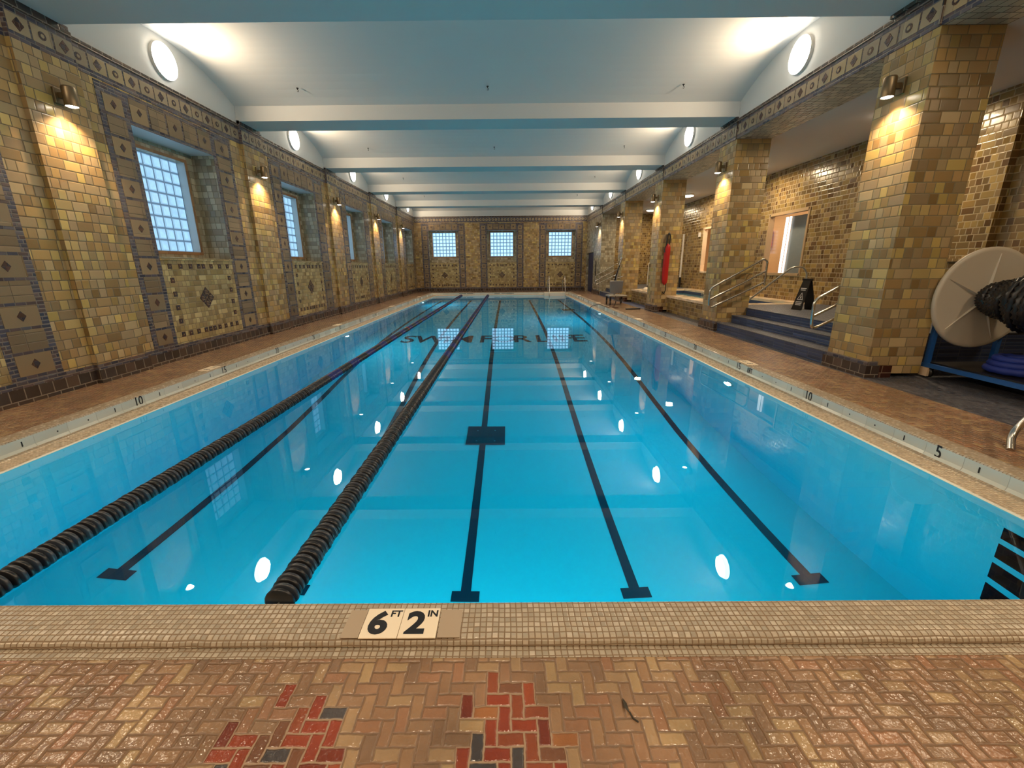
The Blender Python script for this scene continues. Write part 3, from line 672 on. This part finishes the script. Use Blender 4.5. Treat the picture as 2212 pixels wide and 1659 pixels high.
mb = MB(); y0, y1 = 5.98, 6.56; strip(mb, -.66, -.06, y0, y1, .014); zz = zfloor(6.27)+.02
o = mb.build('main_drain', mLine); tag(o, 'square black drain cover on the middle lane line', 'drain')
for i, (a, b) in enumerate(((-.50, 6.10), (-.22, 6.10), (-.50, 6.42), (-.22, 6.42))):
    mb = MB(); mb.lathe((a, b, zfloor(b)+.015), [(.012, 0), (.012, .006), (.004, .01)], n=10); mb.build('screw', mSteel, o)
# lettering on the pool floor
mb = MB()
for ch, x in zip('SWIMFORLIFE', (-2.78, -2.17, -1.70, -1.28, -.62, -.12, .38, .95, 1.32, 1.60, 1.96)):
    v, f = text_geo(ch, 1.22, .018, .70)
    for q in f: pass
    mb.add([(x+a, 11.78+b, zfloor(11.78+b)+.012) for a, b in v], f)
o = mb.build('floor_lettering', mLine); tag(o, 'dark letters SWIM FOR LIFE across the pool floor', 'lettering')
mb = MB(); strip(mb, WX0, WX1, 19.55, 19.62, .004); o = mb.build('slope_line', mLine); tag(o, 'thin dark line crossing the pool floor near the far end', 'line')

# numbers on the gutter face (each number one object); the ticks belong to the curb's surface
def face_number(side, txt, yc, h, lab, grp=None):
    mb = MB(); X = PL+.0015 if side < 0 else PR-.0015; sg = 1 if side < 0 else -1
    v, f = text_geo(txt, h, .002, .8); mb.add([(X, yc+a*sg, -.060+b) for a, b in v], f)
    o = mb.build('distance_number', mInk); tag(o, lab, 'number', grp)
NW = ['five', 'ten', 'fifteen', 'twenty', 'twenty-five', 'thirty', 'thirty-five', 'forty', 'forty-five']; NP = ['nearest the camera', 'second from the camera', 'third from the camera', 'fourth from the camera', 'fifth from the camera', 'sixth from the camera', 'seventh from the camera', 'eighth from the camera', 'farthest of them']
for ft in range(5, 50, 5):
    for side, nm in ((-1, 'left'), (1, 'right')): face_number(side, str(ft), 1.61+ft*.3048, .150, 'painted number %s on the %s gutter face, %s' % (NW[ft//5-1], nm, NP[ft//5-1]), 'black foot numbers on the %s gutter face' % nm)
face_number(1, '8FT', 5.88, .105, 'black painted 8FT beside the 15 on the right gutter face')
# depth markers on the curb
o = empty('depth_marker', (-.445, 1.415, .001), 'large cream 6 FT 2 IN depth marker on the near curb', 'depth marker')
for k, (big, small) in enumerate((('6', 'FT'), ('2', 'IN'))):
    mb = MB(); x0 = -.1515+k*.1525; mb.bbox(x0, x0+.1505, -.075, .075, -.001, .004, .0012); t = mb.build('marker_tile', mTileW, o)
    mb = MB(); v, f = text_geo(big, .150, .0062, 1.03); mb.add([(x0+.060+a, -.006+b, .0047) for a, b in v], f)
    v, f = text_geo(small, .046, .0014, .95); mb.add([(x0+.122+a, .044+b, .0047) for a, b in v], f); mb.build('lettering', mInk, t)
mMort = plain('mortar_grey', (.42, .33, .24), .6)
for (a, b), nm in (((-.67, -.60), 'left'), ((-.288, -.20), 'right')):
    mb = MB(); mb.box(a, b, 1.345, 1.485, -.001, .0015); o = mb.build('mortar_patch', mMort); tag(o, 'smooth grey mortar patch on the %s side of the 6 FT 2 IN marker' % nm, 'mortar')
MK = [(PL-.11, 6.05, -1, 'white depth tile on the left curb beside the 15 mark'), (PR+.11, 6.15, 1, 'white depth tile on the right curb beside the 15 mark'),
      (PL-.11, 10.9, -1, 'white depth tile on the left curb, second from the camera'), (PR+.11, 11.6, 1, 'white depth tile on the right curb opposite the red rescue tube'),
      (PL-.11, 16.2, -1, 'white depth tile on the left curb, third from the camera'), (PR+.11, 16.9, 1, 'white depth tile on the right curb by the pool lift'),
      (PL-.11, 21.3, -1, 'farthest white depth tile on the left curb'), (PR+.11, 21.5, 1, 'farthest white depth tile on the right curb')]
for x, y, s, lab in MK:
    mb = MB(); mb.box(x-.075, x+.075, y-.15, y+.15, -.001, .004, 0)
    v, f = text_geo('8', .12, .002, .9)
    if abs(y-6.1) < .2: mb.add([(x-s*b, y-.07+s*0+(-s)*-a*1.0, .0047) for a, b in v], f, 1); v, f = text_geo('FT', .09, .001, .9); mb.add([(x-s*b, y+.07+s*a, .0047) for a, b in v], f, 1)
    o = mb.build('depth_marker_tile', [mTileW, mInk]); tag(o, lab, 'depth marker', 'white depth tiles on the side curbs')

# ------------------------------------------------------------------ lights: disc lamps, sconces, aisle lamps, pool lamps
def area(name, loc, size, energy, color, direction, parent=None, spread=180):
    L = bpy.data.lights.new(name, 'AREA'); L.shape = 'DISK'; L.size = size; L.energy = energy; L.color = color; L.spread = radians(spread)
    o = bpy.data.objects.new(name, L); col.objects.link(o); o.location = loc
    o.rotation_euler = Vector(direction).to_track_quat('-Z', 'Y').to_euler()
    if parent: o.parent = parent
    return o
ordn = ['nearest', 'second nearest', 'third', 'fourth', 'farthest']
def disc_lamp(x, y, s, lab):
    e = empty('disc_lamp', (x, y, 4.58), lab, 'lamp', 'round disc lamps on the ceiling lunettes')
    mb = MB(); mb.lathe((0, 0, 0), [(.254, 0), (.256, .03*s), (.253, .05*s)], 'X', 36); mb.build('rim', mTrimW, e)
    mb = MB(); mb.lathe((0, 0, 0), [(.252, .05*s), (.25, .065*s), (.20, .085*s), (.10, .097*s), (.001, .10*s)], 'X', 36, cap=False); mb.build('diffuser', mDiscG, e)
    area('disc_light', (.13*s, 0, 0), .42, E_DISC, WARMW, (s, 0, 0), e)
for k, c in enumerate(BAY[1:]+BAY[:1]):
    if k == 6: l1 = 'round lamp on the left lunette behind the camera'; l2 = 'round lamp on the right lunette behind the camera'
    elif k == 0: l1 = 'round lamp on the left lunette above the camera, out of the picture'; l2 = 'round lamp on the right lunette above the camera, out of the picture'
    else: l1 = ordn[k-1]+' bright round lamp on the left ceiling lunettes'; l2 = ordn[k-1]+' bright round lamp on the right ceiling lunettes'
    disc_lamp(XL+.001, c, 1, l1); disc_lamp(XR-.001, c, -1, l2)
def sconce(x, y, s, lab):
    e = empty('wall_sconce', (x, y, 3.30), lab, 'sconce', 'bronze downlight sconces')
    mb = MB(); mb.bbox(0 if s > 0 else -.03, .03 if s > 0 else 0, -.055, .055, .03, .20, .004); mb.build('wall_plate', mBronze, e)
    mb = MB(); mb.box(min(.03*s, .10*s), max(.03*s, .10*s), -.02, .02, .09, .15); mb.build('arm', mBronze, e)
    mb = MB(); mb.lathe((.155*s, 0, 0), [(.066, 0), (.068, .01), (.068, .20), (.060, .215), (.001, .218)], n=24, cap=False); mb.build('housing', mBronze, e)
    mb = MB(); mb.lathe((.155*s, 0, .004), [(.001, -.012), (.035, -.010), (.060, .0)], n=20, cap=False); mb.build('lens', mLens, e)
    L = bpy.data.lights.new('sconce_light', 'SPOT'); L.energy = E_SCONCE; L.color = WARM; L.spot_size = radians(128); L.spot_blend = .75; L.shadow_soft_size = .035
    o = bpy.data.objects.new('sconce_light', L); col.objects.link(o); o.parent = e; o.location = (.155*s, 0, -.02); o.rotation_euler = (0, radians(0), 0)
for k, b_ in enumerate(BEAM[1:]):
    nm = ['out of the picture beside the camera', 'nearest', 'second nearest', 'third', 'fourth', 'farthest'][k]
    sconce(XL+.06, b_+.05, 1, ('bronze sconce on the left wall, '+nm) if k == 0 else nm+' bronze sconce along the left wall')
    if k < 5: sconce(XR, b_, -1, ('bronze sconce on the right side, '+nm) if k == 0 else nm+' bronze sconce on the right columns')
    else: sconce(XR, b_+.1, -1, 'farthest bronze sconce on the right, beside the blue door')
for k, yv in enumerate((8.2, 12.45, 16.66, 20.81)):
    e = empty('ceiling_lamp', (6.56, yv, 3.87), ['round lamp on the aisle ceiling nearest the camera, behind the first column', 'round lamp on the aisle ceiling peeking out behind the second column', 'bright round aisle ceiling lamp seen just right of the rescue tube column', 'smaller round aisle ceiling lamp left of the rescue tube column'][k], 'lamp', 'round aisle ceiling lamps')
    mb = MB(); mb.lathe((0, 0, 0), [(.20, 0), (.205, -.03), (.195, -.05)], n=32); mb.build('rim', mTrimW, e)
    mb = MB(); mb.lathe((0, 0, 0), [(.19, -.05), (.18, -.075), (.10, -.095), (.001, -.10)], n=32, cap=False); mb.build('diffuser', mAisleG, e)
    area('aisle_light', (0, 0, -.12), .34, E_AISLE, (1, .78, .50), (0, 0, -1), e)
for xx, nm in ((-2.9, 'left'), (-.4, 'middle'), (2.2, 'right')):  # unseen fill lamps, added to brighten the near deck and curb
    e = empty('ceiling_lamp', (xx, -.9, ZCR-.05), nm+' added fill lamp over the near deck, behind the camera', 'lamp', 'added fill lamps over the near deck')
    mb = MB(); mb.lathe((0, 0, 0), [(.20, .04), (.205, -.03), (.195, -.05)], n=32); mb.build('rim', mTrimW, e)
    mb = MB(); mb.lathe((0, 0, 0), [(.19, -.05), (.18, -.075), (.10, -.095), (.001, -.10)], n=32, cap=False); mb.build('diffuser', mAisleG, e)
    area('deck_fill_light', (0, 0, -.12), .34, 47, (1, .78, .54), (0, 0, -1), e, 150)
area('aisle_light', (6.2, 3.2, 3.80), .34, E_AISLE*.5, (1, .78, .50), (0, 0, -1))
def pool_lamp(x, y, z, dx, dy, e_w, lab, r=.07, c_=POOLC):
    e = empty('underwater_lamp', (x, y, z), lab, 'pool lamp', 'underwater pool lamps'); ax = 'X' if dx else 'Y'; s = dx or dy
    mb = MB(); mb.lathe((0, 0, 0), [(r+.03, 0), (r+.028, .014*s), (r, .018*s)], ax, 24, cap=False); mb.build('lamp_ring', mSteelB, e)
    mb = MB(); mb.lathe((0, 0, 0), [(r, .016*s), (r*.6, .026*s), (.001, .03*s)], ax, 24, cap=False); mb.build('lens', mPoolG, e)
    area('pool_light', (.05*dx, .05*dy, 0), r*2, e_w, c_, (dx, dy, -.12), e)
pool_lamp(WX1, 5.95, ZW-.40, -1, 0, E_POOL_SIDE, 'bright underwater lamp on the right pool wall near the 15 mark')
pool_lamp(WX1, 14.84, ZW-.36, -1, 0, E_POOL_SIDE*1.5, 'bright underwater lamp on the right pool wall before the pool lift', c_=(.22, .82, 1))
pool_lamp(WX0, 20.3, ZW-.5, 1, 0, E_POOL_SIDE*1.5, 'small underwater lamp at the far left of the pool', c_=(.22, .82, 1))
pool_lamp(WX0, 10.51, ZW-.48, 1, 0, E_POOL_SIDE, 'underwater lamp on the left pool wall near the 30 mark')
for k, x in enumerate((-1.8, -.4, 1.0)):
    pool_lamp(x, WY0, -.85, 0, 1, E_POOL_END, ['left', 'middle', 'right'][k]+' underwater lamp in the near pool wall, hidden under the curb', .11)

# ------------------------------------------------------------------ lane ropes
def lane_rope(x, lab, blue_start, reds, y0=1.69, y1=24.26):
    e = empty('lane_rope', (x, y0, ZW), lab, 'lane rope', 'floating lane ropes')
    mb = MB(); mb.tube([(0, -.1, .012), (0, (y1-y0)/2, .012), (0, y1-y0+.02, .012)], .006, 6); mb.build('cable', mSteelB, e)
    P = .036; zc = .012
    def prof(): return [(.020, 0), (.066, .002), (.0715, .005), (.0725, .012), (.0715, .019), (.066, .022), (.034, .025), (.030, .036)]
    fk = []
    for mt in (mFloatK, mFloatG, mFloatB, mFloatR):
        q = MB(); q.lathe((0, 0, 0), prof(), 'Y', 20); o = q.build('float', mt, e); fk.append(o)
    def mat_at(i, y):
        for r0 in reds:
            if abs(y-r0) < .05: return 3
        if y > blue_start:
            if int((y-blue_start)/.42) % 2 == 0: return 2
        return 0 if i % 2 == 0 else 1
    n = int((y1-y0)/P); used = [False]*4; rest = MB()
    for i in range(n):
        y = y0+i*P; m = mat_at(i, y)
        wob = .0035*sin(i*1.7)
        if i < 100:
            if not used[m]: o = fk[m]; used[m] = True
            else: o = fk[m].copy(); col.objects.link(o); o.parent = e
            o.location = (wob, i*P, zc)
        else:
            rest.lathe((wob, i*P, zc), [(.03, 0), (.072, .004), (.072, .020), (.03, .024), (.03, .036)], 'Y', 10, m, cap=False)
    for m in range(4):
        if not used[m]: bpy.data.objects.remove(fk[m])
    o = rest.build('float_run', [mFloatK, mFloatG, mFloatB, mFloatR], e); o['kind'] = 'stuff'
    return e
lane_rope(-2.60, 'left floating lane rope of black and blue discs', 5.9, (10.9, 16.5))
lane_rope(-1.11, 'right floating lane rope of black and blue discs reaching the near curb', 7.3, (12.5, 17.5))

# ------------------------------------------------------------------ handrails
def rail(name, paths, lab, r=.021, loc=(0, 0, 0), group='steel handrails', mat=mSteel):
    e = empty(name, paths[0][0], lab, 'handrail', group)
    l0 = Vector(paths[0][0])
    for i, p in enumerate(paths):
        mb = MB(); mb.tube([Vector(q)-l0 for q in smooth_path(p, .10)], r, 12); mb.build('rail_tube' if i == 0 else 'rail_bar', mat, e)
    return e
def step_rail(y, lab):
    a = [(5.58, y, 1.02), (4.45, y, .47), (4.43, y, .90), (5.52, y, 1.52), (5.60, y, 1.46), (5.60, y, .96)]
    b = [(4.44, y, .66), (5.59, y, 1.26)]
    return rail('handrail', [a, b], lab)
# wall-side loops are bolted to the column faces
e = step_rail(BEAM[3]-.47, 'three-bar steel handrail loop on the second column, far side of the steps')
mb = MB()
for z, x in ((.78, 4.9), (1.20, 5.3)): mb.tube([(x-5.58, 0, z-1.02), (x-5.58, .12, z-1.02)], .012, 8)
mb.build('bracket', mSteel, e)
e = step_rail(BEAM[2]+.47, 'three-bar steel handrail loop on the nearest column, near side of the steps')
mb = MB()
for z, x in ((.78, 4.9), (1.20, 5.3)): mb.tube([(x-5.58, 0, z-1.02), (x-5.58, -.12, z-1.02)], .012, 8)
mb.build('bracket', mSteel, e)
e = step_rail(22.18, 'thin three-bar handrail loop at the far steps behind the pool lift')
mb = MB()
for z, x in ((.78, 4.9), (1.20, 5.3)): mb.tube([(x-5.58, 0, z-1.02), (x-5.58, .12, z-1.02)], .012, 8)
mb.build('bracket', mSteel, e)
y = 9.95
rail('spa_handrail', [[(5.66, y+.45, .47), (6.42, y, 1.34), (6.66, y, 1.345), (6.78, y, 1.2), (6.78, y, .471)]], 'curved single-tube handrail going down into the spa', .02, mat=mWhiteP if 0 else mSteelB)
# pool ladder rails at the far platform
def ladder_rail(x, lab):
    return rail('ladder_rail', [[(x, 23.75, -1.1), (x, 23.75, -.02), (x, 24.15, .86), (x, 24.50, .88), (x, 24.95, .70), (x, 24.95, -.04)]], lab, .02, group='ladder rails at the far end')
ladder_rail(2.28, 'left steel ladder rail at the white block, far end of the pool'); ladder_rail(3.15, 'right steel ladder rail at the white block, far end of the pool')
mb = MB(); mb.bbox(2.02, 3.20, 23.85, 24.44, -.30, .012, .012); o = mb.build('entry_block', mTileW); tag(o, 'cream white entry block between the ladder rails at the far pool end', 'entry block')
# grab rail at the recessed steps on the right
rail('grab_rail', [[(3.98, 3.12, ZD), (4.12, 3.26, .05), (4.26, 3.18, .42), (4.32, 2.98, .85), (4.10, 2.76, .90), (3.80, 2.62, .7), (3.72, 2.6, -.001)]], 'steel grab rail entering the picture at the right edge on the brick deck', .026, group='grab rails')
# ------------------------------------------------------------------ lane rope reel on a blue cart
e = empty('rope_reel', (5.9, 4.4, ZD), 'large cream reel disc holding black lane ropes beside the nearest column', 'reel')
cz = .97-ZD
def disc_part(y, nm):
    mb = MB(); R = .615; t = .035
    mb.lathe((0, y, cz), [(.02, -t*.3), (R-.05, -t*.5), (R-.015, -t*.75), (R, -t*.2), (R, t*.4), (R-.02, t*.9), (R-.05, t*.5), (.02, t*.3)], 'Y', 64, cap=False)
    o = mb.build(nm, mReel, e)
    mb = MB()
    for k in range(5):
        a = radians(84+70*k); d = Vector((cos(a), 0, sin(a))); nn = Vector((-sin(a), 0, cos(a)))
        c0 = Vector((0, y-t*.4, cz)); p = [c0+d*.06+nn*.018, c0+d*.06-nn*.010, c0+d*.54+nn*.006, c0+d*.54-nn*.004]
        q = [c0+d*.06+Vector((0, -.032, 0)), c0+d*.54+Vector((0, -.008, 0))]
        mb.add([p[0], p[1], p[3], p[2], q[0], q[1]], [(0, 4, 5, 3), (1, 4, 5, 2), (0, 1, 4), (2, 3, 5)], 0)
    mb.lathe((0, y, cz), [(.10, 0), (.09, -.06), (.05, -.10)], 'Y', 24, cap=False)
    mb.build('rib', mReel, o)
disc_part(5.38-4.4, 'flange'); disc_part(3.35-4.4, 'flange')
mb = MB(); mb.cyl((0, -1.35, cz), .035, 2.7, 'Y'); mb.build('axle', mSteelB, e)
f_ = MB()
for x in (-.42, .42):
    f_.box(x-.025, x+.025, -1.35, 1.10, .13, .18); 
    for y in (-1.30, 1.05): f_.box(x-.025, x+.025, y-.025, y+.025, .18, .78)
for y in (-1.30, 1.05):
    f_.box(-.42, .42, y-.025, y+.025, .13, .18)
    f_.tube([(-.42, y, .76), (0, y, cz-.03)], .022, 8); f_.tube([(.42, y, .76), (0, y, cz-.03)], .022, 8)
f_.build('frame', mBlueM, e)
mb = MB(); mb.box(-.40, .40, -1.28, 1.03, .18, .20); mb.build('shelf', mBlack, e)
for x in (-.42, .42):
    for y in (-1.25, 1.0):
        mb = MB(); mb.lathe((x-.02, y, .065), [(.05, 0), (.062, .006), (.062, .034), (.05, .04)], 'X', 20); mb.box(x-.03, x+.03, y-.03, y+.03, .11, .132); mb.build('caster', mBlack, e)
mb = MB(); mb.box(-.47, -.40, .97, 1.08, .02, .13); mb.build('wheel_chock', mCope, e)
# wound ropes: coils round the axle, fuller towards the near end
mb = MB(); 
for j in range(30):
    y = .86-j*.06; R = .13+min(.20, .02+j*.024)+random.uniform(-.012, .012); tilt = random.uniform(-.06, .06); pts = []
    for k in range(64):
        a = 2*pi*k/64; rr = R*(1+.05*sin(3*a+j)); pts.append((rr*cos(a), y+tilt*cos(a+j)*.6, cz+rr*.92*sin(a)))
    mb.tube(pts, .042, 8, closed=True, rad=[.030+.018*(k % 2) for k in range(64)])
for j in range(7):
    y0 = .55-j*.24; a0 = random.uniform(-.2, .5); pts = []
    for k in range(60):
        t = k/59; x = .30+.06*sin(j)-.16*sin(t*pi)*0+(.05*sin(t*9)); pts.append((.26+.10*sin(t*pi)+j*.01, y0-.12*t, cz-.05-.42*sin(t*pi*.95)-.04*j*.3))
    mb.tube(pts, .045, 8, rad=[.030+.018*(k % 2) for k in range(60)])
mb.build('wound_rope', mFloatK, e)
for k, (x, y) in enumerate(((-.12, .35), (.05, -.35), (-.1, -.9))):
    mb = MB()
    for q in range(3):
        mb.tube([( (.17-q*.02)*cos(a)+x, (.22-q*.03)*sin(a)+y, .25+q*.06) for a in [2*pi*i/20 for i in range(20)]], .045, 8, closed=True, rad=[.04+.006*(i % 2) for i in range(20)])
    o = mb.build('coiled_rope', [mBlueF, mFloatK, mFloatK][k]); o.location = (5.9, 4.4, ZD)
    tag(o, ['blue coil of lane rope lying on the cart under the cream reel', 'black coil of lane rope on the cart, right of the blue coil', 'black coil of lane rope at the near end of the blue cart'][k], 'coiled rope')

# ------------------------------------------------------------------ wet floor sign, rescue tube, lift, small things
e = empty('floor_sign', (6.24, 9.10, ZP), 'black A-frame caution sign on the platform at the top of the steps', 'sign', rz=radians(-80))
for s in (-1, 1):
    mb = MB(); h = .62; tk = .012
    q = [(-.13, s*.17, 0), (.13, s*.17, 0), (.09, s*.02, h), (-.09, s*.02, h)]
    nn = Vector((0, s*h, .15)).normalized()*tk
    mb.hull([Vector(p) for p in q]+[Vector(p)-nn for p in q]); pn = mb.build('panel', mBlack, e)
    if s < 0:
        mb = MB(); 
        def S(u, v): return (u, -(.17-.15*v/h)-.002, v)
        for (u0, u1, v0, v1) in ((-.07, .07, .43, .45), (-.06, .06, .40, .415), (-.08, .08, .16, .175), (-.08, .08, .13, .145), (-.07, .07, .10, .115)): mb.add([S(u0, v0), S(u1, v0), S(u1, v1), S(u0, v1)], [(0, 1, 2, 3)])
        tri = [(-.075, .21), (.075, .21), (0, .36)]; tin = [(-.055, .222), (.055, .222), (0, .335)]
        for i in range(3):
            j = (i+1) % 3; mb.add([S(*tri[i]), S(*tri[j]), S(*tin[j]), S(*tin[i])], [(0, 1, 2, 3)])
        mb.add([S(-.012, .235), S(.02, .235), S(.012, .29), S(-.004, .29)], [(0, 1, 2, 3)]); mb.build('lettering', mWhiteP, pn)
mb = MB(); mb.box(-.10, .10, -.03, .03, .60, .64); mb.build('hinge', mBlack, e)
# rescue tube on the third column
yf = BEAM[4]-.36
e = empty('rescue_tube', (4.96, yf-.001, 2.1), 'long red rescue tube with black strap hanging on a tiled column', 'rescue tube')
mb = MB(); pr = []
for k in range(25):
    t = k/24; z = -.06-1.24*t; wv = .085*(1-(abs(2*t-1))**7)**.5+.010; pr.append((z, wv))
vs_ = []; nn_ = 16
for z, wv in pr:
    for i in range(nn_):
        a = 2*pi*i/nn_; vs_.append((wv*cos(a)+.02*sin(z*2), -.075+.065*(wv/.117)*sin(a), z))
mb.add(vs_, [(j*nn_+i, j*nn_+(i+1) % nn_, (j+1)*nn_+(i+1) % nn_, (j+1)*nn_+i) for j in range(24) for i in range(nn_)], 0, True); mb.add(vs_[:nn_], [list(range(nn_))]); mb.add(vs_[-nn_:], [list(range(nn_))])
mb.build('foam_body', mRed, e)
mb = MB(); mb.tube(smooth_path([(-.05, -.06, -.12), (-.035, -.05, .14), (.02, -.05, .27), (.065, -.05, .14), (.03, -.06, -.10)], .06), .022, 8); mb.tube(smooth_path([(-.05, -.09, -.10), (-.10, -.08, -.2), (-.09, -.10, -.32)], .05), .016, 8)
mb.tube(smooth_path([(.03, -.08, -1.25), (.05, -.06, -1.45), (.0, -.05, -1.58), (-.04, -.05, -1.52)], .05), .014, 8); mb.build('strap', mBlack, e)
mb = MB(); mb.tube([(.015, -.001, .235), (.015, -.09, .235), (.015, -.10, .27)], .010, 8); mb.build('hook', mSteelB, e)
# pool lift
e = empty('pool_lift', (4.08, 16.5, ZD), 'grey portable pool lift standing on the deck by the pool edge', 'pool lift')
mb = MB(); mb.hull([(-.22, -.06, .44), (.22, -.06, .44), (-.245, -.09, .90), (.245, -.09, .90), (-.22, -.13, .44), (.22, -.13, .44), (-.245, -.15, .88), (.245, -.15, .88)]); mb.build('counterweight_cover', mGreyP, e)
mb = MB(); mb.bbox(-.24, .42, -.16, .55, .30, .36, .01); mb.build('base_frame', mSteelB, e)
mb = MB(); mb.tube([(.0, .12, .34), (.02, .12, 1.05), (.0, .10, 1.1)], .035, 12); mb.tube([(-.05, .05, .5), (.12, .0, 1.50), (.16, -.02, 1.68)], .030, 12); mb.build('mast', mSteel, e)
mb = MB(); mb.lathe((.165, -.02, 1.66), [(.045, 0), (.05, .02), (.05, .07), (.02, .09)], n=16); mb.build('mast_cap', mSteel, e)
mb = MB(); mb.tube([(-.12, .15, .45), (-.06, .05, .80), (.02, -.02, 1.20), (.10, -.03, 1.45)], .022, 10); mb.build('actuator', mBlack, e)
mb = MB(); mb.tube([(-.10, .05, .95), (.25, .0, 1.05)], .014, 8); mb.build('arm_bar', mSteel, e)
for x, y in ((-.20, -.12), (.36, .48), (-.20, .48)):
    mb = MB(); mb.lathe((x-.022, y, .085), [(.05, 0), (.085, .006), (.085, .038), (.05, .044)], 'X', 20); mb.box(x-.03, x+.03, y-.03, y+.03, .15, .31); mb.build('wheel', mBlack, e)
mb = MB(); mb.tube([(-.02, -.15, .33), (.0, -.2, .18), (-.05, -.25, .01)], .016, 8); mb.build('stop_leg', mBlack, e)
mb = MB(); mb.tube(smooth_path([(4.0, 16.2, ZD+.012), (3.75, 15.5, ZD+.012), (3.95, 15.2, ZD+.012), (3.6, 15.0, ZD+.03), (3.45, 14.9, .02), (3.2, 15.2, .10), (3.05, 15.9, -.05), (3.0, 16.2, -.5)], .15), .012, 8)
o = mb.build('cable', plain('cable_brown', (.12, .06, .04), .5)); tag(o, 'thin dark cable looping from the pool lift over the gutter into the water', 'cable')
mb = MB(); mb.bbox(-.02, .50, -.03, .03, 0, .04, .006); o = mb.build('lift_tow_bar', mBlack); o.location = (4.02, 14.6, ZD); o.rotation_euler = (0, 0, radians(10)); tag(o, 'short black bar lying on the deck in front of the pool lift', 'bar')
# pool cleaner under water near the far right lamp
e = empty('pool_cleaner', (2.5, 17.8, zfloor(17.8)+.01), 'dark pool cleaning robot on the bottom near the far right corner', 'pool cleaner')
mb = MB(); mb.bbox(-.25, .25, -.2, .2, .08, .28, .04); mb.build('body', mBlack, e)
for s in (-1, 1): mb = MB(); mb.lathe((s*.24, 0, .10), [(.09, 0), (.10, .01), (.10, .05), (.09, .06)], 'X', 20); mb.build('track', mWhiteP, e)
# reaching pole, alarm box, towel, items by the far aisle wall, black strip
mb = MB(); Yp = 18.9; mb.tube([(7.43, Yp, .90), (7.43, Yp, 2.66)], .042, 12, 0); mb.tube([(7.43, Yp, ZP), (7.43, Yp, .90)], .046, 12, 1); o = mb.build('reaching_pole', [mWhiteP, mBlack]); tag(o, 'white reaching pole standing against the rear aisle wall', 'pole')
mb = MB(); mb.bbox(XB-.05, XB-.001, 17.4, 17.55, 2.45, 2.62, .006); o = mb.build('alarm_box', mWhiteP); tag(o, 'small white alarm box on the rear aisle wall', 'alarm box')
mb = MB(); pts = []
for i in range(40):
    a = random.uniform(0, 2*pi); b = random.uniform(0, 1); pts.append((5.27+.13*cos(a)*b**.5, 16.55+.22*sin(a)*b**.5, .475+max(0, .13*(1-b)**.4)))
pts += [(5.27+.14*cos(a), 16.55+.24*sin(a), .476) for a in [k*pi/8 for k in range(16)]]
mb.hull(pts, 0, True); o = mb.build('towel', mTowel); tag(o, 'crumpled cream towel on the spa coping behind the lift', 'towel')
e = empty('equipment_trolley', (6.2, 18.55, ZP), 'white-framed trolley with dark bag seen between the two farthest columns', 'trolley')
mb = MB(); mb.tube(smooth_path([(-.28, 0, 0), (-.28, 0, 1.0), (-.2, 0, 1.1), (.28, 0, 1.12), (.33, 0, 1.0), (.25, 0, .7), (.25, 0, 0)], .08), .016, 8); mb.tube([(-.05, .02, 1.35), (.12, .02, .95)], .022, 8); mb.build('frame', mWhiteP, e)
mb = MB(); mb.hull([(.02, -.06, .5), (.24, -.06, .5), (.0, .08, .5), (.24, .08, .5), (.05, -.1, .95), (.2, .06, 1.0), (.28, -.08, .75), (-.02, .0, .75)], 0, True); mb.build('bag', mBlack, e)
mb = MB(); mb.bbox(-.28, .30, -.15, .15, .03, .12, .02); mb.build('base', mBlack, e)
mb = MB(); mb.bbox(XR-.03, XR-.001, 23.3, 23.42, .9, 1.65, .004); o = mb.build('wall_panel', mBlack); tag(o, 'narrow black strip on the wall beside the blue door', 'wall panel')
mb = MB(); mb.quad((4.62, 14.9, ZD+.004), (5.10, 14.9, ZD+.004), (5.10, 17.6, ZD+.004), (4.62, 17.6, ZD+.004)); o = mb.build('floor_mat', plain('mat_blue', (.03, .045, .12), .7)); tag(o, 'blue floor mat at the foot of the spa wall behind the lift', 'mat')
# ceiling hooks
for k in range(4):
    for s, x in ((-1, -3.95), (1, 3.35), (0, -.35)):
        if s == 0 and k > 1: continue
        y = BAY[2+k]+1.40
        mb = MB(); mb.lathe((0, 0, 0), [(.022, 0), (.022, -.008), (.008, -.012), (.008, -.035)], n=10); mb.tube([(0, 0, -.03), (.018, 0, -.045), (.01, 0, -.065), (-.012, 0, -.06)], .005, 6)
        o = mb.build('ceiling_hook', mBlack); o.location = (x, y, 4.692); tag(o, 'small dark hook on the ceiling vault, %s of the %s bay' % ({-1: 'left', 1: 'right', 0: 'middle'}[s], ['nearest', 'second', 'third', 'fourth'][k]), 'hook', 'ceiling hooks')
# small dark leaf on the near bricks and a weep hole in the curb ledge
mb = MB(); mb.hull([(.385, 1.13, ZD+.002), (.394, 1.11, ZD+.004), (.396, 1.075, ZD+.003), (.380, 1.095, ZD+.008), (.383, 1.115, ZD+.009)]); mb.tube([(.396, 1.08, ZD+.004), (.402, 1.06, ZD+.003), (.416, 1.048, ZD+.003)], .003, 6); o = mb.build('leaf', plain('leaf_dark', (.03, .025, .015), .6)); tag(o, 'small dark wet leaf on the bricks in front of the near curb', 'leaf')
